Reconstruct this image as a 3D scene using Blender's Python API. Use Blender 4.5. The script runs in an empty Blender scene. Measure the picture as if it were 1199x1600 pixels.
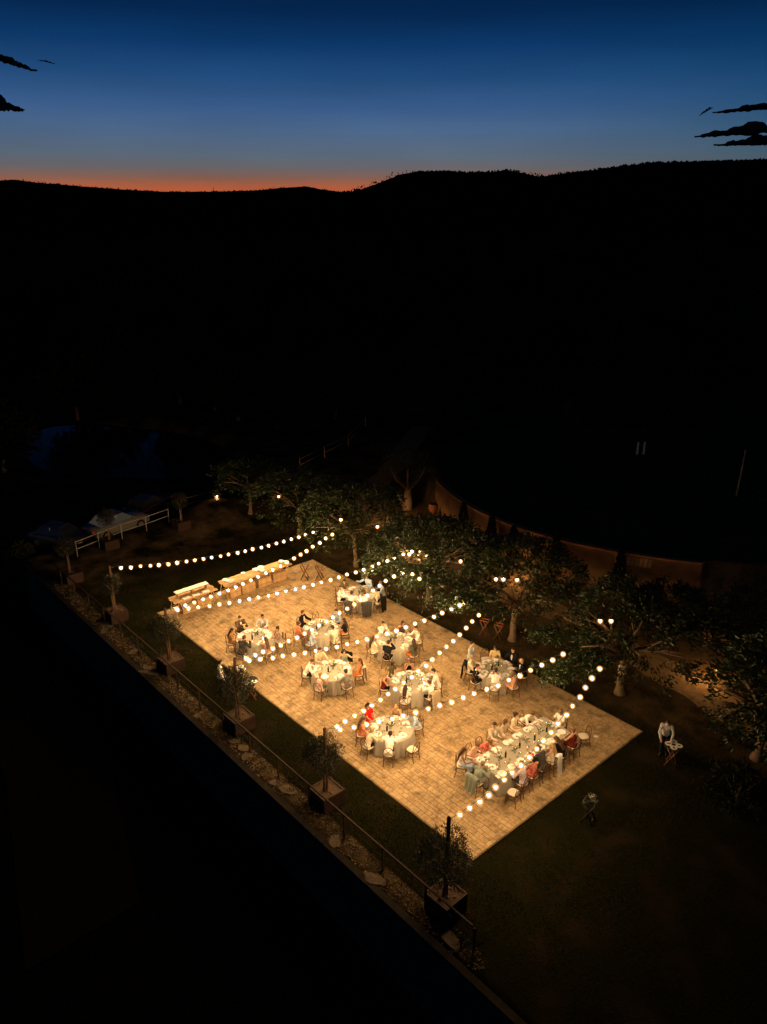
import bpy, math, random
import numpy as np
from mathutils import Vector, Matrix, noise as mnoise
random.seed(7); rng = np.random.default_rng(11)
R = math.radians
S = bpy.context.scene

# ------------------------------------------------------------------ camera, sky, exposure
CAM = (35.5636, -15.4077, 20.0)
cd = bpy.data.cameras.new('camera'); cam = bpy.data.objects.new('camera', cd)
S.collection.objects.link(cam); S.camera = cam
cd.sensor_fit = 'VERTICAL'; cd.sensor_height = 24.0; cd.lens = 24.0*1218.5/1600
cd.clip_start = 0.5; cd.clip_end = 30000
cam.location = CAM; cam.rotation_euler = (R(90-21.1), 0, R(48.51))
VIEW_AZ = math.atan2(.6624, -.7491)            # azimuth the camera looks along
SUNSET_AZ = VIEW_AZ + R(9)                      # the afterglow is left of the centre

S.view_settings.view_transform = 'Standard'; S.view_settings.look = 'None'
S.view_settings.exposure = 0.0; S.view_settings.gamma = 1.0
S.view_settings.use_curve_mapping = False
S.cycles.use_denoising = True
S.cycles.max_bounces = 5; S.cycles.diffuse_bounces = 3; S.cycles.glossy_bounces = 2
S.cycles.transmission_bounces = 3; S.cycles.transparent_max_bounces = 24
S.cycles.caustics_reflective = False; S.cycles.caustics_refractive = False
S.cycles.sample_clamp_indirect = 4.0
BULB_L = 1330.0
LANTERN_L = 170.0

def lin(r, g, b):
    f = lambda c: (c/255/12.92) if c/255 <= .04045 else ((c/255+.055)/1.055)**2.4
    return (f(r), f(g), f(b), 1.0)

W = bpy.data.worlds.new('World'); S.world = W; W.use_nodes = True
nt = W.node_tree; nt.nodes.clear()
N = nt.nodes.new; Lk = nt.links.new
out = N('ShaderNodeOutputWorld'); bg = N('ShaderNodeBackground'); Lk(bg.outputs[0], out.inputs[0])
tc = N('ShaderNodeTexCoord'); sp = N('ShaderNodeSeparateXYZ'); Lk(tc.outputs['Generated'], sp.inputs[0])
mr = N('ShaderNodeMapRange'); mr.inputs['From Min'].default_value = 0.0; mr.inputs['From Max'].default_value = 0.3
Lk(sp.outputs['Z'], mr.inputs['Value'])
def ramp(stops):
    r = N('ShaderNodeValToRGB'); cr = r.color_ramp; cr.interpolation = 'EASE'
    cr.interpolation = 'LINEAR'
    while len(cr.elements) > 1: cr.elements.remove(cr.elements[-1])
    cr.elements[0].position = stops[0][0]/.3; cr.elements[0].color = lin(*stops[0][1])
    for z, c in stops[1:]:
        e = cr.elements.new(z/.3); e.color = lin(*c)
    Lk(mr.outputs[0], r.inputs[0]); return r
glow = ramp([(0, (168, 74, 36)), (.020, (188, 90, 52)), (.028, (166, 92, 64)), (.036, (132, 94, 80)), (.046, (106, 100, 102)), (.060, (90, 104, 120)), (.085, (76, 102, 136)),
             (.11, (56, 90, 136)), (.14, (32, 74, 122)), (.17, (13, 55, 103)), (.20, (5, 38, 78)), (.25, (2, 22, 48)), (.30, (1, 10, 26))])
away = ramp([(0, (52, 66, 72)), (.03, (58, 76, 84)), (.055, (54, 82, 98)), (.085, (40, 82, 112)), (.12, (20, 68, 106)),
             (.16, (6, 50, 90)), (.20, (3, 34, 68)), (.25, (2, 17, 38)), (.30, (1, 9, 22))])
dot = N('ShaderNodeVectorMath'); dot.operation = 'DOT_PRODUCT'
nrm = N('ShaderNodeCombineXYZ'); Lk(sp.outputs['X'], nrm.inputs[0]); Lk(sp.outputs['Y'], nrm.inputs[1])
nn = N('ShaderNodeVectorMath'); nn.operation = 'NORMALIZE'; Lk(nrm.outputs[0], nn.inputs[0])
Lk(nn.outputs[0], dot.inputs[0]); dot.inputs[1].default_value = (math.cos(SUNSET_AZ), math.sin(SUNSET_AZ), 0)
mr2 = N('ShaderNodeMapRange'); mr2.interpolation_type = 'SMOOTHSTEP'
mr2.inputs['From Min'].default_value = math.cos(R(42)); mr2.inputs['From Max'].default_value = math.cos(R(4))
Lk(dot.outputs['Value'], mr2.inputs['Value'])
mx = N('ShaderNodeMix'); mx.data_type = 'RGBA'
Lk(mr2.outputs[0], mx.inputs['Factor']); Lk(away.outputs[0], mx.inputs['A']); Lk(glow.outputs[0], mx.inputs['B'])
ns = N('ShaderNodeTexNoise'); ns.inputs['Scale'].default_value = 5.0; ns.inputs['Detail'].default_value = 6
mp = N('ShaderNodeMapping'); mp.inputs['Scale'].default_value = (1, 1, 7); Lk(tc.outputs['Generated'], mp.inputs[0]); Lk(mp.outputs[0], ns.inputs['Vector'])
mr3 = N('ShaderNodeMapRange'); mr3.inputs['From Min'].default_value = .3; mr3.inputs['From Max'].default_value = .7; mr3.inputs['To Min'].default_value = .94; mr3.inputs['To Max'].default_value = 1.06; Lk(ns.outputs['Fac'], mr3.inputs['Value'])
hs = N('ShaderNodeHueSaturation'); Lk(mx.outputs['Result'], hs.inputs['Color']); Lk(mr3.outputs[0], hs.inputs['Value'])
Lk(hs.outputs[0], bg.inputs['Color']); bg.inputs['Strength'].default_value = 1.0

# ------------------------------------------------------------------ materials
MATS = {}
def mat(name, col, rough=.7, spec=.3, var=.15, scale=6.0, bump=0.0, bscale=40.0, metal=0.0, rnd=0.0, transl=0.0, coord='Object'):
    if name in MATS: return MATS[name]
    m = bpy.data.materials.new(name); m.use_nodes = True; t = m.node_tree
    b = t.nodes['Principled BSDF']; b.inputs['Roughness'].default_value = rough
    b.inputs['Specular IOR Level'].default_value = spec; b.inputs['Metallic'].default_value = metal
    c = t.nodes.new('ShaderNodeTexCoord')
    n = t.nodes.new('ShaderNodeTexNoise'); n.inputs['Scale'].default_value = scale; n.inputs['Detail'].default_value = 5
    if coord == 'World':
        g = t.nodes.new('ShaderNodeNewGeometry'); src = g.outputs['Position']
    else: src = c.outputs['Object']
    t.links.new(src, n.inputs['Vector'])
    h = t.nodes.new('ShaderNodeHueSaturation'); h.inputs['Color'].default_value = (*col, 1)
    mrr = t.nodes.new('ShaderNodeMapRange'); mrr.inputs['From Min'].default_value = .25; mrr.inputs['From Max'].default_value = .75
    mrr.inputs['To Min'].default_value = 1-var; mrr.inputs['To Max'].default_value = 1+var
    t.links.new(n.outputs['Fac'], mrr.inputs['Value'])
    val = mrr.outputs[0]
    if rnd:
        oi = t.nodes.new('ShaderNodeObjectInfo'); ge = t.nodes.new('ShaderNodeNewGeometry')
        a = t.nodes.new('ShaderNodeMath'); a.operation = 'ADD'; t.links.new(oi.outputs['Random'], a.inputs[0]); t.links.new(ge.outputs['Random Per Island'], a.inputs[1])
        fr = t.nodes.new('ShaderNodeMath'); fr.operation = 'FRACT'; t.links.new(a.outputs[0], fr.inputs[0])
        m3 = t.nodes.new('ShaderNodeMapRange'); m3.inputs['To Min'].default_value = 1-rnd; m3.inputs['To Max'].default_value = 1+rnd
        t.links.new(fr.outputs[0], m3.inputs['Value'])
        mu = t.nodes.new('ShaderNodeMath'); mu.operation = 'MULTIPLY'; t.links.new(val, mu.inputs[0]); t.links.new(m3.outputs[0], mu.inputs[1]); val = mu.outputs[0]
    t.links.new(val, h.inputs['Value']); t.links.new(h.outputs[0], b.inputs['Base Color'])
    if bump:
        n2 = t.nodes.new('ShaderNodeTexNoise'); n2.inputs['Scale'].default_value = bscale; n2.inputs['Detail'].default_value = 4
        t.links.new(src, n2.inputs['Vector'])
        bp = t.nodes.new('ShaderNodeBump'); bp.inputs['Strength'].default_value = bump; bp.inputs['Distance'].default_value = .02
        t.links.new(n2.outputs['Fac'], bp.inputs['Height']); t.links.new(bp.outputs[0], b.inputs['Normal'])
    if transl:
        o = t.nodes['Material Output']; tr = t.nodes.new('ShaderNodeBsdfTranslucent'); t.links.new(h.outputs[0], tr.inputs['Color'])
        ms = t.nodes.new('ShaderNodeMixShader'); ms.inputs[0].default_value = transl
        t.links.new(b.outputs[0], ms.inputs[1]); t.links.new(tr.outputs[0], ms.inputs[2]); t.links.new(ms.outputs[0], o.inputs['Surface'])
    MATS[name] = m; return m
def emit(name, col, s):
    m = bpy.data.materials.new(name); m.use_nodes = True; t = m.node_tree; t.nodes.clear()
    o = t.nodes.new('ShaderNodeOutputMaterial'); e = t.nodes.new('ShaderNodeEmission'); e.inputs[0].default_value = (*col, 1); e.inputs[1].default_value = s
    t.links.new(e.outputs[0], o.inputs[0]); MATS[name] = m; return m
def globe_mat(name, col, s, alpha):
    m = bpy.data.materials.new(name); m.use_nodes = True; t = m.node_tree; t.nodes.clear()
    o = t.nodes.new('ShaderNodeOutputMaterial'); e = t.nodes.new('ShaderNodeEmission'); e.inputs[0].default_value = (*col, 1); e.inputs[1].default_value = s
    tr = t.nodes.new('ShaderNodeBsdfTransparent'); a = t.nodes.new('ShaderNodeMixShader'); a.inputs[0].default_value = alpha
    t.links.new(tr.outputs[0], a.inputs[1]); t.links.new(e.outputs[0], a.inputs[2]); t.links.new(a.outputs[0], o.inputs[0]); MATS[name] = m
    m.cycles.emission_sampling = 'NONE' if hasattr(m.cycles, 'emission_sampling') else m.cycles.emission_sampling
    return m
def glass_mat():
    m = bpy.data.materials.new('drinking_glass'); m.use_nodes = True; t = m.node_tree; t.nodes.clear()
    o = t.nodes.new('ShaderNodeOutputMaterial'); tr = t.nodes.new('ShaderNodeBsdfTransparent'); tr.inputs[0].default_value = (.96, .97, .96, 1)
    gl = t.nodes.new('ShaderNodeBsdfGlossy'); gl.inputs['Roughness'].default_value = .08
    ms = t.nodes.new('ShaderNodeMixShader'); ms.inputs[0].default_value = .16; t.links.new(tr.outputs[0], ms.inputs[1]); t.links.new(gl.outputs[0], ms.inputs[2])
    t.links.new(ms.outputs[0], o.inputs[0]); MATS['glass'] = m; return m

WARM = (1.0, .60, .27)
bulb_core = emit('bulb_filament', (1.0, .605, .27), BULB_L)
bulb_halo = globe_mat('bulb_halo_shell', (1.0, .50, .16), 1.3, .45)  # orange glow shell added around each bulb to imitate its halo
lantern_core = emit('lantern_flame', (1.0, .47, .14), LANTERN_L)
lantern_globe = globe_mat('lantern_glass', (1.0, .5, .18), 1.6, .4)
candle_flame = emit('candle_flame', (1.0, .5, .16), 30.0)
glass = glass_mat()
wood_chair = mat('chair_wood', (.115, .052, .020), .5, .4, .25, 9, rnd=.15)
wood_dark = mat('dark_wood', (.10, .045, .02), .5, .4, .25, 9)
wood_red = mat('mahogany', (.085, .014, .008), .45, .4, .2, 9)
wood_pale = mat('pale_timber', (.42, .27, .13), .65, .3, .25, 5, bump=.3, rnd=.18)
strap_or = mat('orange_strap', (.75, .18, .03), .7, .2, .1)
cream = mat('cream_cushion', (.66, .6, .5), .9, .1, .06, 20)
linen = mat('linen_cloth', (.36, .335, .275), .95, .1, .06, 14, bump=.15, bscale=120)
porcelain = mat('white_porcelain', (.8, .79, .76), .25, .5, .02)
steel = mat('dark_metal', (.03, .028, .026), .5, .5, .2)
corten = mat('corten_steel', (.028, .012, .006), .8, .3, .35, 5, bump=.2)
rail_pale = mat('pale_painted_metal', (.30, .27, .22), .5, .4, .15)
bark = mat('bark', (.17, .12, .075), .9, .1, .35, 7, bump=.6, bscale=18)
bark_wrap = mat('trunk_wrap_cloth', (.55, .45, .30), .9, .1, .15, 9)
leaf = mat('broad_leaf', (.019, .031, .008), .40, .45, .35, 1.2, rnd=.5, transl=.2)
olive_leaf = mat('olive_leaf', (.024, .026, .015), .6, .25, .3, 2, rnd=.4, transl=.15)
dark_leaf = mat('dark_leaf', (.014, .017, .008), .9, .02, .3, .5, rnd=.3)
soil = mat('soil', (.07, .045, .028), .95, .1, .35, 9, bump=.6)
stone = mat('pale_rock', (.10, .076, .05), .9, .15, .3, 3, bump=.5, bscale=12)
black_leather = mat('black_shoe', (.012, .011, .01), .4, .5, .1)
napkin = mat('white_napkin', (.78, .76, .72), .9, .1, .04)
bottle_glass = mat('dark_bottle_glass', (.012, .018, .01), .08, .6, .1)
amber_glass = mat('amber_glass', (.75, .32, .06), .2, .6, .1)
terracotta = mat('terracotta', (.34, .13, .06), .85, .2, .2)
food = mat('salad_food', (.18, .16, .05), .7, .3, .5, 30)
water_drink = mat('glass_of_water', (.5, .55, .52), .1, .6, .1)

# ------------------------------------------------------------------ mesh helpers
class MB:
    def __init__(s): s.v = []; s.f = []; s.m = []
    def add(s, V, F, mi=0):
        o = len(s.v); s.v.extend([tuple(map(float, p)) for p in V]); s.f.extend([tuple(i+o for i in q) for q in F]); s.m.extend([mi]*len(F))
    def box(s, c, d, rz=0, mi=0, M=None):
        x, y, z = d[0]/2, d[1]/2, d[2]/2
        V = [Vector((sx*x, sy*y, sz*z)) for sz in (-1, 1) for sx, sy in ((-1, -1), (1, -1), (1, 1), (-1, 1))]
        if M is not None: V = [M @ p for p in V]
        elif rz: V = [Matrix.Rotation(rz, 3, 'Z') @ p for p in V]
        V = [p+Vector(c) for p in V]
        s.add(V, [(3, 2, 1, 0), (4, 5, 6, 7), (0, 1, 5, 4), (1, 2, 6, 5), (2, 3, 7, 6), (3, 0, 4, 7)], mi)
    def tube(s, pts, rad, seg=6, mi=0, cap=True):
        pts = [Vector(p) for p in pts]; n = len(pts)
        if not hasattr(rad, '__len__'): rad = [rad]*n
        up = None; V = []
        for i, p in enumerate(pts):
            d = (pts[min(i+1, n-1)]-pts[max(i-1, 0)]).normalized()
            if up is None: up = Vector((0, 0, 1)) if abs(d.z) < .9 else Vector((1, 0, 0))
            a = d.cross(up).normalized(); up = a.cross(d).normalized()
            for k in range(seg):
                t = 2*math.pi*k/seg; V.append(p+(a*math.cos(t)+up*math.sin(t))*rad[i])
        F = [(i*seg+k, i*seg+(k+1) % seg, (i+1)*seg+(k+1) % seg, (i+1)*seg+k) for i in range(n-1) for k in range(seg)]
        if cap: F.append(tuple(range(seg))[::-1]); F.append(tuple((n-1)*seg+k for k in range(seg)))
        s.add(V, F, mi)
    def lathe(s, prof, seg=16, c=(0, 0, 0), mi=0, fn=None):
        V = []
        for (r, z) in prof:
            for k in range(seg):
                t = 2*math.pi*k/seg; rr = fn(r, z, t) if fn else r
                V.append((c[0]+rr*math.cos(t), c[1]+rr*math.sin(t), c[2]+z))
        n = len(prof)
        F = [(i*seg+k, i*seg+(k+1) % seg, (i+1)*seg+(k+1) % seg, (i+1)*seg+k) for i in range(n-1) for k in range(seg)]
        F.append(tuple(range(seg))[::-1]); F.append(tuple((n-1)*seg+k for k in range(seg)))
        s.add(V, F, mi)
    def ell(s, c, r, M=None, nu=12, nv=8, mi=0):
        V = [(0, 0, -1)]; F = []
        for j in range(1, nv):
            ph = -math.pi/2+math.pi*j/nv
            for i in range(nu):
                t = 2*math.pi*i/nu; V.append((math.cos(ph)*math.cos(t), math.cos(ph)*math.sin(t), math.sin(ph)))
        V.append((0, 0, 1)); q = len(V)-1
        for i in range(nu):
            F.append((0, 1+(i+1) % nu, 1+i)); F.append((q, 1+(nv-2)*nu+i, 1+(nv-2)*nu+(i+1) % nu))
            for j in range(nv-2):
                a = 1+j*nu; F.append((a+i, a+(i+1) % nu, a+nu+(i+1) % nu, a+nu+i))
        if not hasattr(r, '__len__'): r = (r, r, r)
        V = [Vector((p[0]*r[0], p[1]*r[1], p[2]*r[2])) for p in V]
        if M is not None: V = [M @ p for p in V]
        c = Vector(c); s.add([p+c for p in V], F, mi)
    def cap(s, a, ra, b, rb, seg=10, mi=0):                # round-ended tapered limb
        a = Vector(a); b = Vector(b); d = b-a
        if d.length < 1e-5: s.ell(a, ra, None, seg, 6, mi); return
        d.normalize(); e = []
        for t in (-80, -50, -20): e.append((a+d*(ra*math.sin(R(t))), ra*math.cos(R(t))))
        for t in (20, 50, 80): e.append((b+d*(rb*math.sin(R(t))), rb*math.cos(R(t))))
        s.tube([p for p, _ in e], [r for _, r in e], seg, mi)
    def mesh(s, name, mats=None, smooth=False):
        me = bpy.data.meshes.new(name); me.from_pydata(s.v, [], s.f)
        if mats:
            for m in (mats if isinstance(mats, (list, tuple)) else [mats]): me.materials.append(m)
        if any(s.m): me.polygons.foreach_set('material_index', s.m)
        if smooth: me.polygons.foreach_set('use_smooth', [True]*len(me.polygons))
        me.update(); return me
COL = S.collection
def ob(name, me, parent=None, loc=(0, 0, 0), rz=0, mats=None, **kw):
    o = bpy.data.objects.new(name, me); COL.objects.link(o)
    o.location = loc; o.rotation_euler = (0, 0, rz)
    if parent: o.parent = parent
    if mats:
        for i, m in enumerate(mats): o.material_slots[i].link = 'OBJECT'; o.material_slots[i].material = m
    for k, v in kw.items(): o[k] = v
    return o
def thing(name, label, cat, loc=(0, 0, 0), rz=0, group=None, me=None, sc=None, mats=None):
    o = ob(name, me, None, loc, rz, mats); o['label'] = label; o['category'] = cat; o['kind'] = 'thing'
    if group: o['group'] = group
    if sc: o.scale = sc if hasattr(sc, '__len__') else (sc, sc, sc)
    return o
def struct(name, me, loc=(0, 0, 0), rz=0): return ob(name, me, None, loc, rz, kind='structure')
def copy_tree(o, parent=None):
    kids = list(o.children); c = o.copy(); COL.objects.link(c)
    if parent: c.parent = parent
    for k in kids: copy_tree(k, c)
    return c

# ------------------------------------------------------------------ terrain
def wall_y(x): return 19.0+.033*(x-8.3)**2
def smooth(a, b, x):
    t = min(1, max(0, (x-a)/(b-a))); return t*t*(3-2*t)
POND = (-33.0, 13.0)
def pond_d(x, y):
    dx, dy = x-POND[0], y-POND[1]; c, s_ = math.cos(R(20)), math.sin(R(20))
    return math.hypot((dx*c+dy*s_)/10.5, (-dx*s_+dy*c)/6.5)
def height(x, y):
    z = 0.0
    z += .85*math.exp(-((x+11.3)**2+(y-10.2)**2)/7.0)               # grassy mound under the lantern
    z -= 1.0*smooth(-11.6, -15.5, x)*(1-smooth(13, 18, y))          # car park beyond the end railing lies lower
    if y < -3.22: z = -3.0-.03*min(60, -3.2-y)                      # foot of the retaining wall
    if -6 < x < 26 and y > wall_y(x)+.25: z = max(z, 2.35)
    elif x >= 26: z += 2.3*smooth(22, 30, y)
    elif x <= -6: z += 2.0*smooth(24, 40, y)
    d = pond_d(x, y)
    if d < 1.25: z -= 1.2*(1-smooth(.85, 1.25, d))
    far = math.hypot(x, y)
    if far > 45: z += .012*(far-45)*(.5+.5*mnoise.noise(Vector((x*.004, y*.004, 3)))) if far < 1500 else 8
    z += .035*mnoise.noise(Vector((x*.35, y*.35, 0)))*(1 if (y > 11 or x < -1.5 or x > 24) else .3)
    return z
def axis(lo, hi, step, far):
    a = list(np.arange(lo, hi+1e-6, step)); d = step; x = hi
    while x < far: d *= 1.22; x += d; a.append(x)
    d = step; x = lo
    while x > -far: d *= 1.22; x -= d; a.insert(0, x)
    return a
xs = axis(-45, 40, .5, 9000); ys = axis(-16, 45, .5, 9000)
ys = sorted(set([y for y in ys if abs(y+3.22) > .24]+[-3.20, -3.24, -3.6, -2.8]))
mb = MB(); V = [(x, y, height(x, y)) for y in ys for x in xs]; nx = len(xs)
F = [(j*nx+i, j*nx+i+1, (j+1)*nx+i+1, (j+1)*nx+i) for j in range(len(ys)-1) for i in range(nx-1)]
mb.add(V, F)
def ground_mat():
    m = bpy.data.materials.new('lawn_dirt_and_glow'); m.use_nodes = True; t = m.node_tree; b = t.nodes['Principled BSDF']
    b.inputs['Roughness'].default_value = .95; b.inputs['Specular IOR Level'].default_value = .0
    g = t.nodes.new('ShaderNodeNewGeometry')
    def nz(sc, det=5):
        n = t.nodes.new('ShaderNodeTexNoise'); n.inputs['Scale'].default_value = sc; n.inputs['Detail'].default_value = det; t.links.new(g.outputs['Position'], n.inputs['Vector']); return n.outputs['Fac']
    def rmp(src, a, bb):
        r = t.nodes.new('ShaderNodeMapRange'); r.inputs['From Min'].default_value = a; r.inputs['From Max'].default_value = bb; t.links.new(src, r.inputs['Value']); return r.outputs[0]
    def mixc(f, A, B):
        x = t.nodes.new('ShaderNodeMix'); x.data_type = 'RGBA'
        for nme, q in (('A', A), ('B', B)):
            if isinstance(q, tuple): x.inputs[nme].default_value = (*q, 1)
            else: t.links.new(q, x.inputs[nme])
        t.links.new(f, x.inputs['Factor']); return x.outputs['Result']
    grass = mixc(rmp(nz(9, 8), .3, .7), (.006, .007, .002), (.014, .013, .004))
    gd = mixc(rmp(nz(.7, 6), .50, .72), grass, (.022, .016, .008))
    sx = t.nodes.new('ShaderNodeSeparateXYZ'); t.links.new(g.outputs['Position'], sx.inputs[0])
    dirt = mixc(rmp(nz(5, 8), .3, .7), (.09, .058, .030), (.15, .10, .055))
    lit_lawn = rmp(sx.outputs['Y'], 10.25, 11.6)  # paler brown under the trees: lamplight on the lawn put into its colour
    gd2 = mixc(lit_lawn, gd, mixc(rmp(nz(1.1, 7), .36, .62), (.030, .022, .009), (.085, .056, .027)))
    a = rmp(sx.outputs['Y'], 13.2, 14.4)
    f1 = mixc(a, gd2, dirt)
    bx = rmp(sx.outputs['X'], -4.0, -7.5)
    f2 = mixc(bx, f1, mixc(rmp(nz(.5, 5), .40, .62), gd, dirt))
    lo = rmp(sx.outputs['Y'], -2.3, -2.45); gx = rmp(sx.outputs['X'], 24.2, 23.2)
    mm = t.nodes.new('ShaderNodeMath'); mm.operation = 'MULTIPLY'; t.links.new(lo, mm.inputs[0]); t.links.new(gx, mm.inputs[1])
    f3 = mixc(mm.outputs[0], f2, mixc(rmp(nz(4, 8), .35, .65), (.035, .025, .014), (.085, .06, .034)))
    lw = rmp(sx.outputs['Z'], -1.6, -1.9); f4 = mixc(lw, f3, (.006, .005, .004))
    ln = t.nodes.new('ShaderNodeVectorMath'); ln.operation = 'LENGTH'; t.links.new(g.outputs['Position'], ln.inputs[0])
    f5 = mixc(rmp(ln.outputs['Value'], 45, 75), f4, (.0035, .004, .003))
    t.links.new(f5, b.inputs['Base Color'])
    bp = t.nodes.new('ShaderNodeBump'); bp.inputs['Strength'].default_value = .9; bp.inputs['Distance'].default_value = .05
    t.links.new(nz(22, 6), bp.inputs['Height']); t.links.new(bp.outputs[0], b.inputs['Normal']); return m
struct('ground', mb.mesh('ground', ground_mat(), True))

# grass blades on the lit lawn
gb = MB(); V = []; F = []
gmat = mat('grass_blades', (.017, .020, .006), .7, .2, .4, 1.0, rnd=.4, coord='World')
for k in range(60000):
    reg = random.random()
    if reg < .10:                                                # tufts creeping over the paving edge
        e = random.random()
        if e < .5: x, y = random.uniform(0, 22.6), random.choice((-.06, 10.27))+random.gauss(0, .05)
        else: x, y = random.choice((-.06, 22.66))+random.gauss(0, .05), random.uniform(0, 10.2)
        if mnoise.noise(Vector((x*1.3, y*1.3, 4))) < -.05: continue
    elif reg < .45: x, y = random.uniform(-1, 25), random.uniform(-2.35, -.12)
    elif reg < .8: x, y = random.uniform(-9, 26), random.uniform(10.4, 14.2)
    elif reg < .92: x, y = random.uniform(-11, -.1), random.uniform(-2, 11)
    else: x, y = random.uniform(22.8, 27), random.uniform(-2, 12)
    z = height(x, y) if reg >= .45 else 0.0
    a = random.uniform(0, 6.28); h = random.uniform(.03, .085); w = .012; l = random.uniform(-.04, .04)
    i = len(V); V += [(x-w*math.cos(a), y-w*math.sin(a), z-.01), (x+w*math.cos(a), y+w*math.sin(a), z-.01), (x+l, y+l*.7, z+h)]; F.append((i, i+1, i+2))
gb.v, gb.f, gb.m = V, F, [0]*len(F)
ob('grass', gb.mesh('grass', gmat), kind='stuff')

# ------------------------------------------------------------------ patio of rectangular stone pavers
PL, PW = 22.6, 10.23
mortar = mat('dark_mortar', (.17, .12, .07), .95, .1, .3, 6, coord='World')
mb = MB(); mb.box((PL/2, PW/2, -.03), (PL+.10, PW+.10, .11))
patio = struct('patio', mb.mesh('patio', mortar))
tile_mats = []
def paver_mat():
    m = bpy.data.materials.new('travertine_paver'); m.use_nodes = True; t = m.node_tree; b = t.nodes['Principled BSDF']
    b.inputs['Roughness'].default_value = .75; b.inputs['Specular IOR Level'].default_value = .25
    g = t.nodes.new('ShaderNodeNewGeometry'); oi = t.nodes.new('ShaderNodeObjectInfo')
    a = t.nodes.new('ShaderNodeMath'); a.operation = 'ADD'; t.links.new(oi.outputs['Random'], a.inputs[0]); t.links.new(g.outputs['Random Per Island'], a.inputs[1])
    fr = t.nodes.new('ShaderNodeMath'); fr.operation = 'FRACT'; t.links.new(a.outputs[0], fr.inputs[0])
    cr = t.nodes.new('ShaderNodeValToRGB'); e = cr.color_ramp.elements
    e[0].position = 0; e[0].color = (.315, .22, .115, 1); e[1].position = 1; e[1].color = (.425, .315, .18, 1)
    q = e.new(.25); q.color = (.365, .26, .138, 1); q = e.new(.6); q.color = (.385, .273, .142, 1)
    t.links.new(fr.outputs[0], cr.inputs[0])
    def nz(sc, det):
        n = t.nodes.new('ShaderNodeTexNoise'); n.inputs['Scale'].default_value = sc; n.inputs['Detail'].default_value = det; n.inputs['Roughness'].default_value = .65; t.links.new(g.outputs['Position'], n.inputs['Vector']); return n.outputs['Fac']
    def rmp(src, x0, x1, y0, y1):
        r = t.nodes.new('ShaderNodeMapRange'); r.inputs['From Min'].default_value = x0; r.inputs['From Max'].default_value = x1; r.inputs['To Min'].default_value = y0; r.inputs['To Max'].default_value = y1; t.links.new(src, r.inputs['Value']); return r.outputs[0]
    mu = t.nodes.new('ShaderNodeMath'); mu.operation = 'MULTIPLY'
    t.links.new(rmp(nz(1.7, 9), .34, .52, .50, 1.08), mu.inputs[0]); t.links.new(rmp(nz(11, 8), .34, .56, .68, 1.10), mu.inputs[1])
    h = t.nodes.new('ShaderNodeHueSaturation'); t.links.new(cr.outputs[0], h.inputs['Color']); t.links.new(mu.outputs[0], h.inputs['Value'])
    t.links.new(h.outputs[0], b.inputs['Base Color'])
    bp = t.nodes.new('ShaderNodeBump'); bp.inputs['Strength'].default_value = .5; bp.inputs['Distance'].default_value = .012
    t.links.new(nz(28, 6), bp.inputs['Height']); t.links.new(bp.outputs[0], b.inputs['Normal']); return m
pmat = paver_mat()
pav = []
y = .0; row = 0
while y < PW-.02:
    w = random.choice((.16, .20, .24, .27)); w = min(w, PW-y)
    if PW-y-w < .12: w = PW-y
    x = -random.uniform(0, .3)
    while x < PL:
        l = random.choice((.18, .24, .27, .32, .40))
        x0, x1 = max(0, x), min(PL, x+l)
        if PL-x1 < .1: x1 = PL
        if x1-x0 > .04: pav.append((x0, x1, y, y+w))
        x = x1 if x1 >= PL else x+l
    y += w
pav.sort(key=lambda p: (p[0]+p[1]-2*CAM[0])**2+(p[2]+p[3]-2*CAM[1])**2)
def paver_box(b, cx, cy, cz, lx, ly, tx, ty):
    i = len(b.v); hx, hy = lx/2-.006, ly/2-.006; c = .008
    for zz, ins in ((-.04, 0), (.0, 0), (.007, c)):
        for sx, sy in ((-1, -1), (1, -1), (1, 1), (-1, 1)):
            px, py = sx*(hx-ins), sy*(hy-ins); b.v.append((cx+px, cy+py, cz+zz+px*tx+py*ty))
    for k in range(2):
        for q in range(4): b.f.append((i+k*4+q, i+k*4+(q+1) % 4, i+k*4+4+(q+1) % 4, i+k*4+4+q)); b.m.append(0)
    b.f.append((i+8, i+9, i+10, i+11)); b.m.append(0)
cache = {}
for (x0, x1, y0, y1) in pav[:300]:
    key = (round(x1-x0, 2), round(y1-y0, 2))
    if key not in cache:
        b = MB(); paver_box(b, 0, 0, 0, x1-x0, y1-y0, 0, 0); cache[key] = b.mesh('paver', pmat)
    o = ob('paver', cache[key], patio, ((x0+x1)/2, (y0+y1)/2, .026+random.uniform(0, .005)))
    o.rotation_euler = (random.uniform(-.006, .006), random.uniform(-.006, .006), 0)
b = MB()
for (x0, x1, y0, y1) in pav[300:]:
    paver_box(b, (x0+x1)/2, (y0+y1)/2, .026+random.uniform(0, .005), x1-x0, y1-y0, random.uniform(-.006, .006), random.uniform(-.006, .006))
ob('paver_field', b.mesh('paver_field', pmat), patio, kind='stuff')
FZ = .035                                                     # walking height on the patio

# ------------------------------------------------------------------ people: posed skeletons grown into one continuous surface
TMP = bpy.data.scenes.new('work')
def grow(mb, voxel, name, it=1):
    me = mb.mesh('tmp'); o = bpy.data.objects.new('tmp', me); TMP.collection.objects.link(o)
    m = o.modifiers.new('r', 'REMESH'); m.mode = 'VOXEL'; m.voxel_size = voxel; m.use_smooth_shade = True
    if it: q = o.modifiers.new('s', 'SMOOTH'); q.iterations = it; q.factor = .5
    TMP.view_layers[0].update(); dg = TMP.view_layers[0].depsgraph
    r = bpy.data.meshes.new_from_object(o.evaluated_get(dg)); r.name = name
    bpy.data.objects.remove(o); bpy.data.meshes.remove(me); return r
def V3(*a): return Vector(a)
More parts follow.
